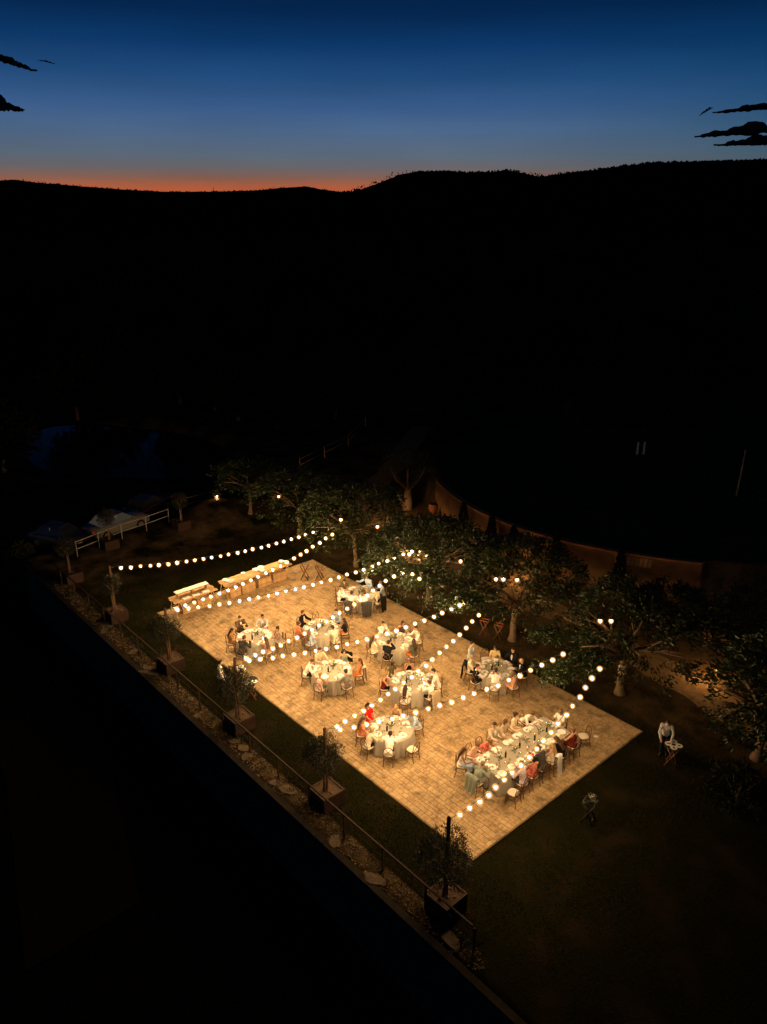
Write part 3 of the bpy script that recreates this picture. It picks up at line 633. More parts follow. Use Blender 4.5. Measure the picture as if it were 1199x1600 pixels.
# seat: table, angle, radius, (label, pose, upper, colour, lower, colour, hair, hair colour, sex, extra), short name
G_ = [
 ('A', 179, 1.34, ('man in dark brown jacket holding white cards at the bronze dress table', 'cards', 'jacket', 'brown', 'trousers', 'black', 'short', 'black', 'm', 'guest'), 'man holding cards'),
 ('A', 130, 1.26, ('man in light grey suit and black tie turned aside at the bronze dress table', 'talkl', 'jacket', 'lgrey', 'trousers', 'lgrey', 'short', 'black', 'm', 'guest tie'), 'man in grey suit and tie'),
 ('A', -131, 1.15, ('woman in bronze satin dress with long black hair at the bronze dress table', 'rest', 'short_top', 'bronze', 'skirt', 'bronze', 'long', 'black', 'f', 'guest'), 'woman in bronze satin'),
 ('A', -66, 1.14, ('man in charcoal jacket hunched with back to us, bronze dress table', 'eat', 'jacket', 'dgrey', 'trousers', 'dgrey', 'short', 'brown', 'm', 'guest'), 'hunched man in charcoal jacket'),
 ('A', -3, 1.13, ('woman in peach dress looking at her phone, bronze dress table', 'phone', 'bare_top', 'peach', 'skirt', 'black', 'long', 'brown', 'f', 'guest'), 'woman with a phone, bronze dress table'),
 ('A', 58, 1.13, ('woman in black and white floral dress with dark hair, bronze dress table', 'talkl', 'bare_top', 'bw_floral', 'skirt', 'bw_floral', 'bun', 'dark', 'f', 'guest'), 'woman in black and white dress'),
 ('B', -167, 1.25, ('man in black jacket sitting back on the far left of the pale blue dress table', 'talkl', 'jacket', 'black', 'trousers', 'black', 'short', 'brown', 'm', 'guest'), 'man in black jacket, pale blue dress table'),
 ('B', -118, 1.15, ('woman in orange patterned dress with hair pinned up, left of the pale blue dress', 'rest', 'short_top', 'coral', 'skirt', 'rust', 'bun', 'brown', 'f', 'guest'), 'woman in orange patterned dress'),
 ('B', -66, 1.15, ('woman in pale blue dress with long fair hair, seen from behind', 'rest', 'short_top', 'sky_blue', 'skirt', 'pale_blue', 'long', 'lbrown', 'f', 'guest'), 'woman in pale blue dress'),
 ('B', 2, 1.14, ('man in cream shirt and beige trousers right of the pale blue dress', 'eat', 'shirt', 'cream', 'trousers', 'khaki', 'short', 'dark', 'm', 'guest'), 'man in cream shirt, pale blue dress table'),
 ('B', 52, 1.16, ('woman in dark dress with long dark hair at the pale blue dress table', 'talkr', 'short_top', 'black', 'skirt', 'rust', 'long', 'dark', 'f', 'guest'), 'long haired woman, pale blue dress table'),
 ('B', 98, 1.18, ('man in grey blue shirt on the far right of the pale blue dress table', 'rest', 'shirt', 'grey_blue', 'trousers', 'navy', 'short', 'brown', 'm', 'guest'), 'man in grey blue shirt, pale blue dress table'),
 ('C', -166, 1.12, ('woman in dark olive dress with dark hair up at the table by the leaves', 'talkr', 'short_top', 'olive', 'skirt', 'olive', 'bun', 'dark', 'f', 'guest'), 'woman in olive, table by the leaves'),
 ('C', -116, 1.15, ('man in white shirt sitting upright on the left of the table by the leaves', 'talkr', 'shirt', 'white', 'trousers', 'black', 'short', 'dark', 'm', 'guest'), 'upright man in white, table by the leaves'),
 ('C', -66, 1.16, ('man in white shirt leaning left, his back to us at the table by the leaves', 'reachl', 'shirt', 'white', 'trousers', 'black', 'short', 'dark', 'm', 'guest'), 'left leaning man in white, table by the leaves'),
 ('C', -28, 1.18, ('man in white shirt with head bowed, black jacket on his chair, table by the leaves', 'deep', 'shirt', 'white', 'trousers', 'black', 'short', 'brown', 'm', 'guest'), 'bowed man in white, table by the leaves'),
 ('C', 14, 1.16, ('man in cream shirt and beige trousers on the right of the table by the leaves', 'eat', 'shirt', 'cream', 'trousers', 'khaki', 'short', 'lbrown', 'm', 'guest'), 'man in cream shirt, table by the leaves'),
 ('C', 118, 1.12, ('man in light blue shirt stretching an arm out, table by the leaves', 'reach', 'shirt', 'sky_blue', 'trousers', 'navy', 'short', 'black', 'm', 'guest'), 'man in light blue, table by the leaves'),
 ('C', 58, 1.16, ('person in grey blue shirt half hidden by the leaves, table by the leaves', 'rest', 'shirt', 'grey_blue', 'trousers', 'dgrey', 'short', 'brown', 'm', 'guest'), 'leaf hidden person in grey blue'),
 ('D', 172, 1.17, ('man in white shirt and brown braces at the black suit table', 'face', 'shirt', 'white', 'trousers', 'beige', 'short', 'dark', 'm', 'guest braces'), 'man in braces'),
 ('D', 120, 1.15, ('woman in dark brown dress on the far side of the black suit table', 'talkl', 'bare_top', 'brown', 'skirt', 'brown', 'bob', 'dark', 'f', 'guest'), 'woman in dark brown'),
 ('D', 70, 1.18, ('man in beige waistcoat and pale shirt on the right of the black suit table', 'rest', 'vest', 'beige', 'trousers', 'beige', 'short', 'black', 'm', 'guest'), 'man in beige waistcoat'),
 ('D', 6, 1.18, ('woman in dark green floral dress with long dark hair at the black suit table', 'talkr', 'short_top', 'green_floral', 'skirt', 'rust', 'long', 'dark', 'f', 'guest'), 'woman in green floral dress'),
 ('D', -60, 1.15, ('man in black suit with his back to us, hand raised to his face', 'face', 'jacket', 'black', 'trousers', 'black', 'short', 'dark', 'm', 'guest'), 'man in black suit, hand to face'),
 ('D', -108, 1.16, ('woman in cream dress with long dark hair left of the man in black suit', 'rest', 'short_top', 'cream', 'skirt', 'cream', 'long', 'dark', 'f', 'guest'), 'woman in cream dress, black suit table'),
 ('E', 172, 1.18, ('man in patterned beige shirt far left of the pink dress table', 'rest', 'shirt', 'beige', 'trousers', 'khaki', 'short', 'dark', 'm', 'guest'), 'man in patterned beige shirt'),
 ('E', -134, 1.16, ('man in white shirt and navy trousers leaning in at the pink dress table', 'eat', 'shirt', 'white', 'trousers', 'navy', 'short', 'dark', 'm', 'guest'), 'man in navy trousers'),
 ('E', -66, 1.15, ('woman in pink dress with blonde hair up, seen from behind', 'rest', 'bare_top', 'pink', 'skirt', 'green_floral', 'bun', 'blond', 'f', 'guest'), 'woman in pink dress'),
 ('E', -4, 1.15, ('man in grey beige shirt with his back to us at the pink dress table', 'rest', 'shirt', 'grey', 'trousers', 'khaki', 'short', 'dark', 'm', 'guest'), 'man in grey beige shirt'),
 ('E', 56, 1.18, ('woman in orange dress with long brown hair right of the pink dress table', 'back', 'bare_top', 'orange', 'skirt', 'orange', 'long', 'brown', 'f', 'guest'), 'woman in orange dress'),
 ('E', 114, 1.20, ('woman in sage top with short dark hair, arm out, far side of pink dress table', 'reachl', 'bare_top', 'sage', 'skirt', 'sage', 'bob', 'dark', 'f', 'guest'), 'woman in sage top'),
 ('F', -177, 1.18, ('woman in olive green dress far left of the burgundy top table', 'talkl', 'short_top', 'olive', 'skirt', 'olive', 'bob', 'dark', 'f', 'guest'), 'woman in olive green dress'),
 ('F', 142, 1.15, ('woman in black top with both hands at her face, burgundy top table', 'chin', 'bare_top', 'black', 'skirt', 'black', 'bun', 'lbrown', 'f', 'guest'), 'woman with hands at her face'),
 ('F', 96, 1.16, ('man in beige shirt on the far right of the burgundy top table', 'rest', 'shirt', 'beige', 'trousers', 'khaki', 'short', 'brown', 'm', 'guest'), 'man in beige shirt, burgundy top table'),
 ('F', 52, 1.15, ('man in white shirt with a hand at his face, burgundy top table', 'face', 'shirt', 'white', 'trousers', 'beige', 'short', 'dark', 'm', 'guest'), 'man in white, hand at face'),
 ('F', 4, 1.15, ('man in white shirt looking at a phone, fringed blanket on his chair', 'phone', 'shirt', 'white', 'trousers', 'black', 'short', 'brown', 'm', 'guest'), 'man with phone and blanket'),
 ('F', -56, 1.15, ('woman in white top with long dark hair, back to us, burgundy top table', 'rest', 'short_top', 'white', 'skirt', 'cream', 'long', 'dark', 'f', 'guest'), 'woman in white, burgundy top table'),
 ('F', -128, 1.16, ('blonde woman in burgundy top and black trousers', 'talkr', 'bare_top', 'burgundy', 'trousers', 'black', 'bob', 'blond', 'f', 'guest'), 'blonde woman in burgundy'),
 ('G', 134, 1.16, ('woman in pale yellow top with dark hair, far side of the yellow top table', 'rest', 'short_top', 'yellow', 'skirt', 'cream', 'bun', 'black', 'f', 'guest'), 'woman in pale yellow top'),
 ('G', 92, 1.16, ('man in black suit and white shirt on the far side of the yellow top table', 'talkl', 'jacket', 'black', 'trousers', 'black', 'short', 'black', 'm', 'guest'), 'man in black suit, yellow top table'),
 ('G', 42, 1.18, ('balding man in long black coat on the right of the yellow top table', 'rest', 'jacket', 'black', 'trousers', 'black', 'bald', 'grey', 'm', 'guest'), 'balding man in black'),
 ('G', -10, 1.20, ('woman in peach dress on the near right of the yellow top table', 'rest', 'bare_top', 'peach', 'skirt', 'peach', 'bob', 'lbrown', 'f', 'guest'), 'woman in peach, yellow top table'),
 ('G', -52, 1.16, ('man in white shirt with his back to us at the yellow top table', 'deep', 'shirt', 'white', 'trousers', 'khaki', 'short', 'dark', 'm', 'guest'), 'man in white shirt, yellow top table'),
 ('G', -100, 1.16, ('man in black waistcoat over white sleeves, near left of the yellow top table', 'talkr', 'vest', 'black', 'trousers', 'black', 'short', 'dark', 'm', 'guest'), 'man in black waistcoat'),
 ('G', -143, 1.17, ('man in beige shirt with grey hair on the left of the yellow top table', 'rest', 'shirt', 'cream', 'trousers', 'black', 'short', 'grey', 'm', 'guest'), 'grey haired man in beige'),
 ('H', -178, 1.27, ('woman in bright red dress with long dark hair at the red dress table', 'back', 'short_top', 'red', 'skirt', 'red', 'long', 'dark', 'f', 'guest'), 'woman in red dress'),
 ('H', -133, 1.18, ('woman in coral orange dress below the woman in red', 'rest', 'short_top', 'coral', 'skirt', 'coral', 'long', 'brown', 'f', 'guest'), 'woman in coral dress'),
 ('H', -93, 1.16, ('blonde woman in loose cream shirt leaning over the red dress table', 'eat', 'shirt', 'cream', 'trousers', 'black', 'bun', 'blond', 'f', 'guest'), 'blonde woman in cream shirt'),
 ('H', -46, 1.16, ('man in white shirt with black hair, back to us, closest to the camera', 'deep', 'shirt', 'white', 'trousers', 'black', 'short', 'black', 'm', 'guest'), 'man in white, red dress table'),
 ('H', 74, 1.16, ('man in light blue shirt eating on the right of the red dress table', 'eat', 'shirt', 'pale_blue', 'trousers', 'beige', 'short', 'lbrown', 'm', 'guest'), 'man in light blue, red dress table'),
 ('H', 126, 1.16, ('fair woman in tan dress looking down on the far side of the red dress table', 'eat', 'short_top', 'tan', 'skirt', 'tan', 'bun', 'blond', 'f', 'guest'), 'woman in tan dress'),
]
LT = dict(x0=19.86, x1=21.32, y0=2.95, y1=7.12)
LG = [   # x, y, facing (deg from +x)
 (19.52, 2.72, 40, ('woman in white dress with long brown hair at the left corner of the long table', 'rest', 'bare_top', 'white', 'skirt', 'pale_blue', 'long', 'brown', 'f', 'guest'), 'woman in white at the left corner'),
 (19.42, 3.42, 0, ('woman in pink sleeveless top, second on the far side of the long table', 'eat', 'bare_top', 'pink', 'skirt', 'pink', 'bun', 'lbrown', 'f', 'guest'), 'woman in pink, long table'),
 (19.42, 4.00, 0, ('woman in red and peach patterned dress bending over the long table', 'deep', 'short_top', 'red_floral', 'skirt', 'red_floral', 'bun', 'lbrown', 'f', 'guest'), 'bending woman in red pattern'),
 (19.40, 4.68, 0, ('man in beige jacket with black hair on the far side of the long table', 'talkr', 'jacket', 'beige', 'trousers', 'beige', 'short', 'black', 'm', 'guest'), 'man in beige jacket'),
 (19.40, 5.26, 0, ('woman in beige top with brown hair beside the man in beige jacket', 'rest', 'short_top', 'beige', 'skirt', 'beige', 'bob', 'brown', 'f', 'guest'), 'woman in beige top'),
 (19.40, 5.90, 0, ('woman in cream top with pinned hair turned to the man in white, long table', 'talkl', 'short_top', 'cream', 'skirt', 'cream', 'bun', 'dark', 'f', 'guest'), 'woman in cream, long table'),
 (19.40, 6.55, 0, ('man in white shirt and navy trousers, last on the far side of the long table', 'deep', 'shirt', 'white', 'trousers', 'navy', 'short', 'brown', 'm', 'guest'), 'man in white, long table'),
 (20.50, 7.50, -90, ('woman in white dress at the far head of the long table', 'rest', 'short_top', 'white', 'skirt', 'white', 'bun', 'lbrown', 'f', 'guest'), 'woman in white at the far head'),
 (21.62, 6.80, 180, ('woman in dark red backless dress with fair hair up, long table', 'rest', 'bare_top', 'burgundy', 'skirt', 'burgundy', 'bun', 'lbrown', 'f', 'guest'), 'woman in dark red dress'),
 (21.70, 6.05, 180, ('woman in black dress leaning far over the long table', 'deep', 'short_top', 'black', 'skirt', 'black', 'long', 'brown', 'f', 'guest'), 'woman in black, long table'),
 (21.66, 5.45, 180, ('woman in ivory dress with a long white shawl down her chair', 'rest', 'bare_top', 'cream', 'skirt', 'cream', 'long', 'blond', 'f', 'guest'), 'woman with white shawl'),
 (21.66, 4.85, 180, ('man in dark grey jacket between the ivory dress and the red flower', 'eat', 'jacket', 'dgrey', 'trousers', 'dgrey', 'short', 'brown', 'm', 'guest'), 'man in dark grey, long table'),
 (21.66, 4.25, 180, ('woman in red floral dress with a red flower in her dark hair', 'talkr', 'bare_top', 'red_floral', 'skirt', 'red_floral', 'bun', 'black', 'f', 'guest'), 'woman with a red flower'),
 (21.66, 3.65, 180, ('man in lilac grey shirt on the near side of the long table', 'rest', 'shirt', 'lilac', 'trousers', 'dgrey', 'short', 'brown', 'm', 'guest'), 'man in lilac shirt'),
 (20.55, 2.42, 90, ('grey haired person in sage grey jacket at the near end of the long table', 'eat', 'jacket', 'sage', 'trousers', 'grey', 'short', 'grey', 'm', 'guest'), 'person in sage jacket'),
]
def cloth_round(r, h):
    b = MB(); n = 120; ph = random.uniform(0, 6); prof = [(0.0, 0.0), (.5, 0.0), (.97, 0.0), (1.0, -.006), (1.008, -.03)]; V = []; F = []
    rows = [(a*r, h+z, 0) for a, z in prof]+[(r*(1.02+.05*t), h-.03-(h-.07)*t, t) for t in np.linspace(.08, 1, 9)]
    for rr, z, t in rows:
        for k in range(n):
            a = 2*math.pi*k/n; w = (math.sin(a*15+ph)+.5*math.sin(a*26+2*ph)+.4*math.sin(a*7+ph*3))*.050*min(1, t*1.4)
            V.append(((rr+w)*math.cos(a), (rr+w)*math.sin(a), z+(.012*math.sin(a*9+ph) if t == 1 else 0)))
    F = [(j*n+k, j*n+(k+1) % n, (j+1)*n+(k+1) % n, (j+1)*n+k) for j in range(1, len(rows)-1) for k in range(n)]
    F = [f[::-1] for f in F]+[(0, n+k, n+(k+1) % n) for k in range(n)]
    b.add(V, F); return b.mesh('tablecloth', linen, True)
def cloth_rect(w, l, h):
    b = MB(); n = 160; V = []; F = []
    per = []
    for k in range(n):
        t = 2*math.pi*k/n; c, s = math.cos(t), math.sin(t); e = 14
        rr = 1/((abs(c)**e+abs(s)**e)**(1/e)); per.append((rr*c, rr*s))
    rows = [(0, h, 0), (.6, h, 0), (.985, h, 0), (1.0, h-.006, 0), (1.004, h-.03, 0)]+[(1.005+.035*t, h-.03-(h-.05)*t, t) for t in np.linspace(.08, 1, 8)]
    for a, z, t in rows:
        for k in range(n):
            wv = (math.sin(k*.75)+.5*math.sin(k*1.45+1))*.034*min(1, t*1.5)
            V.append((per[k][0]*(w*a+wv), per[k][1]*(l*a+wv), z))
    F = [(j*n+k, j*n+(k+1) % n, (j+1)*n+(k+1) % n, (j+1)*n+k) for j in range(1, len(rows)-1) for k in range(n)]; F = [f[::-1] for f in F]+[(0, n+k, n+(k+1) % n) for k in range(n)]
    b.add(V, F); return b.mesh('tablecloth', linen, True)
b = MB(); b.lathe([(0, .715), (.86, .715), (.88, .735), (.86, .752), (0, .752)], 40); TT = b.mesh('tabletop', wood_dark, True)
b = MB(); b.tube([(0, 0, .715), (0, 0, 0)], .022); TLEG = b.mesh('leg', steel, True)
TZ = FZ+.772
def vase_set(x, y, rz, lab, big=1.0):
    v = thing('vase', 'glass vase of sprigs and white flowers '+lab, 'vase', (x, y, TZ), rz, None, me=VASE, sc=big)
    ob('greenery', random.choice(SPR), v); ob('blossom', random.choice(BLO), v)
def votive(x, y, tn, where):
    v = thing('votive_candle', 'small amber votive candle lit '+where+' on '+tn, 'candle', (x, y, TZ), 0, 'votive candles on '+tn, me=VOT); ob('wax', WAX, v); ob('flame', FLAME, v)
def setting(px, py, ang, short, eaten=True):
    """plate, glasses, napkin, cutlery for a seat; ang points from the guest to the table centre"""
    c, s = math.cos(ang), math.sin(ang); P = lambda f, r: (px+c*f+s*r, py+s*f-c*r, TZ)
    rz = ang-math.pi/2
    p = thing('plate', 'white dinner plate set before the '+short, 'plate', P(0, 0), random.uniform(0, 6), 'white dinner plates on the tables', me=PLATE)
    if random.random() < .6:
        b = MB(); 
        for q in range(7): a = random.uniform(0, 6.28); r = random.uniform(0, .07); b.ell((r*math.cos(a), r*math.sin(a), .018), (random.uniform(.015, .03), random.uniform(.015, .03), .014), None, 7, 5)
        fo = thing('food', 'leftover food on the plate of the '+short, 'food', P(0, 0), 0, 'food on the dinner plates', me=b.mesh('food', food, True))
    w = P(.22, .13); thing('wine_glass', 'stemmed wine glass of the '+short, 'wine glass', w, 0, 'wine glasses on the tables', me=WINE)
    w = P(.20, .03); thing('water_glass', 'water tumbler of the '+short, 'water glass', w, 0, 'water glasses on the tables', me=TUMB)
    nn_ = P(-.02+random.uniform(-.03, .03), -.24); thing('napkin', 'folded white napkin of the '+short, 'napkin', nn_, rz+random.uniform(-.3, .3), 'napkins on the tables', me=NAP)
    thing('knife', 'steel knife beside the plate of the '+short, 'knife', P(-.02, .19), rz+random.uniform(-.1, .1), 'knives on the tables', me=CUT)
for k, (cx, cy) in TABLES.items():
    t = thing('round_table', TD[k], 'table', (cx, cy, FZ), 0, 'round dinner tables'); ob('tabletop', TT, t)
    for q in range(4): ob('leg', TLEG, t, (.55*math.cos(q*math.pi/2+.7), .55*math.sin(q*math.pi/2+.7), 0))
    thing('tablecloth', 'floor length beige linen cloth on '+TN[k], 'tablecloth', (cx, cy, FZ), random.uniform(0, 6), 'linen tablecloths', me=cloth_round(.90, .770))
    vase_set(cx+random.uniform(-.06, .06), cy+random.uniform(-.06, .06), random.uniform(0, 6), 'in the middle of '+TN[k])
    for q in range(3):
        a = 1.1+q*2.1+random.uniform(-.3, .3); votive(cx+.29*math.cos(a), cy+.29*math.sin(a), TN[k], ('right of the vase', 'behind the vase', 'in front of the vase')[q])
    for q in range(2):
        a = 2.2+q*2.6+random.uniform(-.4, .4); thing('bottle', ('dark wine bottle standing left of the vase on ' if q == 0 else 'dark wine bottle standing right of the vase on ')+TN[k], 'bottle', (cx+.24*math.cos(a), cy+.24*math.sin(a), TZ), 0, 'wine bottles on the tables', me=BOT)
SEAT = {}
for (k, ang, r, spec, short) in G_:
    cx, cy = TABLES[k]; a = R(ang); x, y = cx+r*math.cos(a), cy+r*math.sin(a); f = a+math.pi; rz = f-math.pi/2+random.uniform(-.08, .08)
    person((x, y), rz, spec); make_chair((x, y, FZ), rz, 'wooden cross-back chair under the '+short); SEAT[short] = (x, y, rz)
    setting(cx+.66*math.cos(a), cy+.66*math.sin(a), f, short)
t = thing('long_table', 'long banquet table in linen cloth with two rows of plates', 'table', (20.59, 5.03, FZ))
b = MB(); b.box((0, 0, .735), (1.38, 4.08, .035)); ob('tabletop', b.mesh('tabletop', wood_dark), t)
for sx in (-1, 1):
    for sy in (-1, 1): ob('leg', TLEG, t, (sx*.6, sy*1.9, 0))
thing('tablecloth', 'beige linen cloth draped over the long banquet table', 'tablecloth', (20.59, 5.03, FZ), 0, 'linen tablecloths', me=cloth_rect(.73, 2.09, .770))
for x, y, f, spec, short in LG:
    rz = R(f)-math.pi/2+random.uniform(-.08, .08); person((x, y), rz, spec); make_chair((x, y, FZ), rz, 'wooden cross-back chair under the '+short); SEAT[short] = (x, y, rz)
    px = min(max(x+.56*math.cos(R(f)), LT['x0']+.2), LT['x1']-.2); py = min(max(y+.56*math.sin(R(f)), LT['y0']+.22), LT['y1']-.2)
    if 'left corner' in short: px, py = 20.06, 3.16
    if 'sage' in short: px, py = 20.62, 3.18
    if 'lilac' in short: py = 3.72
    setting(px, py, R(f), short)
for q, (yy, l) in enumerate(((3.65, 'at the near end of the long table'), (4.45, 'near the red flower woman on the long table'), (5.25, 'halfway along the long table'), (6.05, 'by the woman in black on the long table'), (6.65, 'at the far end of the long table'))):
    vase_set(20.59+random.uniform(-.08, .08), yy, random.uniform(0, 6), l)
for q in range(9): votive(20.59+random.choice((-.17, .17))+random.uniform(-.04, .04), 3.3+.43*q, TN['I'], ('first', 'second', 'third', 'fourth', 'fifth', 'sixth', 'seventh', 'eighth', 'ninth')[q]+' from the near end')
for q, (yy, l) in enumerate(((3.98, 'first from the near end'), (4.82, 'second from the near end'), (5.62, 'third from the near end'), (6.38, 'fourth from the near end'))):
    thing('bottle', 'dark wine bottle on the long table, '+l, 'bottle', (20.59+random.uniform(-.12, .12), yy, TZ), 0, 'wine bottles on the tables', me=BOT)
setting(21.10, 3.16, math.pi, 'empty near chair of the long table')
# red flower in the hair
b = MB()
for q in range(6): a = q*1.047; b.ell((.03*math.cos(a), .03*math.sin(a), 0), (.028, .028, .018), None, 8, 5)
b.ell((0, 0, .012), .018, None, 8, 5)
x, y, rz = SEAT['woman with a red flower']; thing('hair_flower', 'bright red flower worn in dark hair at the long table', 'flower', (x-.08, y+.02, 1.40), 0, None, me=b.mesh('hair_flower', cloth('red'), True))
# phones and cards in hands
def handheld(short, name, label, cat, m, d, up=1.03, fw=.40, tilt=.9):
    x, y, rz = SEAT[short]; f = rz+math.pi/2; b = MB(); b.box((0, 0, 0), d); o = thing(name, label, cat, (x+fw*math.cos(f)*.97, y+fw*math.sin(f)*.97, FZ+up), rz, None, me=b.mesh(name, m)); o.rotation_euler = (tilt, 0, rz)
    return o
screen = emit('phone_screen', (.75, .85, 1.0), 2.2)
for sh, lb in (('woman with a phone, bronze dress table', 'lit phone held by the woman in peach at the bronze dress table'), ('man with phone and blanket', 'lit phone held by the man with the fringed blanket')):
    o = handheld(sh, 'phone', lb, 'phone', black_leather, (.075, .155, .009)); b = MB(); b.box((0, -.0, .006), (.068, .145, .002)); ob('screen', b.mesh('screen', screen), o)
handheld('man holding cards', 'playing_cards', 'fan of white cards held by the man in brown jacket', 'cards', napkin, (.10, .13, .012), 1.06, .42, .7)
# empty chairs
def faces(x, y, k): cx, cy = TABLES[k]; return math.atan2(cy-y, cx-x)-math.pi/2
for (x, y, rz, lab) in (
 (17.62, 1.95, faces(17.62, 1.95, 'H')+.1, 'empty cross-back chair with white cushion right of the red dress table'),
 (21.78, 3.02, R(90)+.15, 'empty cross-back chair with cream cushion at the near end of the long table'),
 (21.55, 7.62, R(150), 'empty cross-back chair pulled out past the far end of the long table'),
 (7.65, 5.88, faces(7.65, 5.88, 'B'), 'empty cross-back chair on the far side of the pale blue dress table'),
 (7.05, 5.35, faces(7.05, 5.35, 'B')+.5, 'empty cross-back chair turned aside left of the pale blue dress table'),
 (5.42, 8.05, R(-30), 'empty cross-back chair at the left of the table by the leaves'),
 (10.95, 7.80, faces(10.95, 7.8, 'D'), 'empty cross-back chair on the far side of the black suit table'),
 (7.55, 2.75, faces(7.55, 2.75, 'A')+.2, 'empty cross-back chair on the right of the bronze dress table'),
 (15.15, 9.02, faces(15.15, 9.02, 'G'), 'empty cross-back chair on the far left of the yellow top table')):
    make_chair((x, y, FZ), rz, lab)
for (k, ang, short) in (('H', 3, 'empty chair, red dress table'), ('B', 130, 'empty far chair, pale blue dress table'), ('A', 95, 'unseated far side, bronze dress table'), ('G', 178, 'standing man in grey')):
    cx, cy = TABLES[k]; a = R(ang); setting(cx+.66*math.cos(a), cy+.66*math.sin(a), a+math.pi, short)
# garments and shawls hung over chair backs
def drape(short, m, label, name, cat, low=.28, w=.25, fringe=False):
    x, y, rz = SEAT[short]; b = MB(); n = 15; rows = 10; V = []; F = []
    prof = [(-.10, .60), (-.13, .80), (-.185, .915), (-.245, .945), (-.300, .905)]+[(-.315-.05*t, .90-(.90-low)*t) for t in np.linspace(.15, 1, 7)]
    for j, (py, pz) in enumerate(prof):
        for i in range(n):
            u = i/(n-1)*2-1; t = max(0, (j-4)/7); ww = w*(1-.12*t)
            V.append((u*ww, py-.028*math.sin(u*9+j*.3)*(.3+t), pz-(.05*abs(u) if j in (2, 3) else 0)+(.03*math.sin(u*7) if j == len(prof)-1 else 0)-(.03*(i % 2) if fringe and j == len(prof)-1 else 0)))
    k = len(V); V += [(a, c-.014, d) for a, c, d in V]
    for j in range(len(prof)-1):
        for i in range(n-1):
            q = (j*n+i, j*n+i+1, (j+1)*n+i+1, (j+1)*n+i); F.append(q); F.append(tuple(k+z for z in q[::-1]))
    for j in range(len(prof)-1):
        F.append((j*n, (j+1)*n, k+(j+1)*n, k+j*n)); F.append((j*n+n-1, k+j*n+n-1, k+(j+1)*n+n-1, (j+1)*n+n-1))
    L = (len(prof)-1)*n
    for i in range(n-1): F.append((i, i+1, k+i+1, k+i)); F.append((L+i, k+L+i, k+L+i+1, L+i+1))
    b.add(V, F); thing(name, label, cat, (x, y, FZ), rz, None, me=b.mesh(name, m, True))
drape('left leaning man in white, table by the leaves', cloth('dgrey'), 'dark grey jacket hung on the chair of the left leaning man in white', 'draped_jacket', 'jacket', .20)
drape('bowed man in white, table by the leaves', cloth('dgrey'), 'dark jacket hung on the chair of the bowed man in white', 'draped_jacket', 'jacket', .12, .27)
drape('man in cream shirt, table by the leaves', cloth('black'), 'black jacket hung on the rightmost chair of the table by the leaves', 'draped_jacket', 'jacket', .10, .24)
drape('woman in orange dress', cloth('beige'), 'beige shawl hung on the chair of the woman in orange', 'draped_shawl', 'shawl', .12, .24, True)
drape('woman in sage top', cloth('black'), 'black jacket hung on the chair of the woman in sage top', 'draped_jacket', 'jacket', .3, .27)
drape('man with phone and blanket', cloth('khaki'), 'fringed beige blanket hung on the chair of the phone user', 'draped_blanket', 'blanket', .10, .28, True)
drape('grey haired man in beige', cloth('black'), 'black jacket hung on the chair of the grey haired man', 'draped_jacket', 'jacket', .14)
drape('woman with white shawl', cloth('white'), 'long white shawl falling down a chair back at the long table', 'draped_shawl', 'shawl', .05, .15, True)
drape('person in sage jacket', cloth('sage'), 'sage grey blanket hung on the near end chair of the long table', 'draped_blanket', 'blanket', .22, .28)
# standing people
person((16.3-1.22, 8.40-.48+.15), R(20)-math.pi/2, ('man in light grey jacket and dark tie standing at the yellow top table', 'stand', 'jacket', 'lgrey', 'trousers', 'lgrey', 'short', 'black', 'm', 'tie'))
person((8.85, -1.30), R(60)-math.pi/2, ('waiter in white shirt and black trousers standing on the lawn by the tray stands', 'stand', 'shirt', 'white', 'trousers', 'black', 'short', 'black', 'm', ''), 0.0)
person((23.92, 9.62), R(-62)-math.pi/2, ('waiter in white shirt bending over a tray stand on the dark lawn', 'serve', 'shirt', 'lgrey', 'trousers', 'black', 'short', 'black', 'm', ''), 0.0)  # white shirt drawn in grey, its dim lighting put into the colour
b = MB(); b.box((0, 0, .012), (.16, .11, .016), .4); b.box((.03, .02, .024), (.10, .08, .012), .9)
thing('dropped_napkin', 'crumpled white napkin lying alone on the pavers beyond the long table', 'napkin', (21.57, 8.51, FZ), 0, None, me=b.mesh('dropped_napkin', napkin))

# ------------------------------------------------------------------ string lights
POLES = [(-4.05, -1.55, 3.0), (5.47, -2.02, 3.1), (11.38, -1.98, 3.2), (17.27, -1.96, 3.1), (23.34, -2.05, 3.4)]
POLES[0] = (-.79, -1.94, 3.0)
PLN = ['at the far left corner', 'beside the small buffet table', 'behind the waiter', 'left of the red dress table', 'at the near corner of the patio']
for (x, y, z), w in zip(POLES, PLN):
    p = thing('light_pole', 'dark wooden pole holding string lights in the planter '+w, 'pole', (x, y, 0), 0, 'string light poles'); b = MB()
    b.box((0, 0, (z+.12)/2+.3), (.085, .085, z+.12-.6)); ob('post', b.mesh('post', wood_dark), p)
    b = MB(); b.tube([(0, .043, z-.02), (0, .12, z-.02), (.0, .14, z+.01)], .012); ob('hook', b.mesh('hook', steel), p)
    b = MB(); b.box((0, -.055, z-.25), (.12, .03, .06)); ob('bracket', b.mesh('bracket', steel), p)
b = MB(); b.ell((0, 0, -.085), .040, None, 8, 6, 0)
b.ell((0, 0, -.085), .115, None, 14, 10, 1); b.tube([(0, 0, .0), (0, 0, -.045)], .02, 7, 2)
BULB = b.mesh('bulb', [bulb_core, bulb_halo, steel], True)
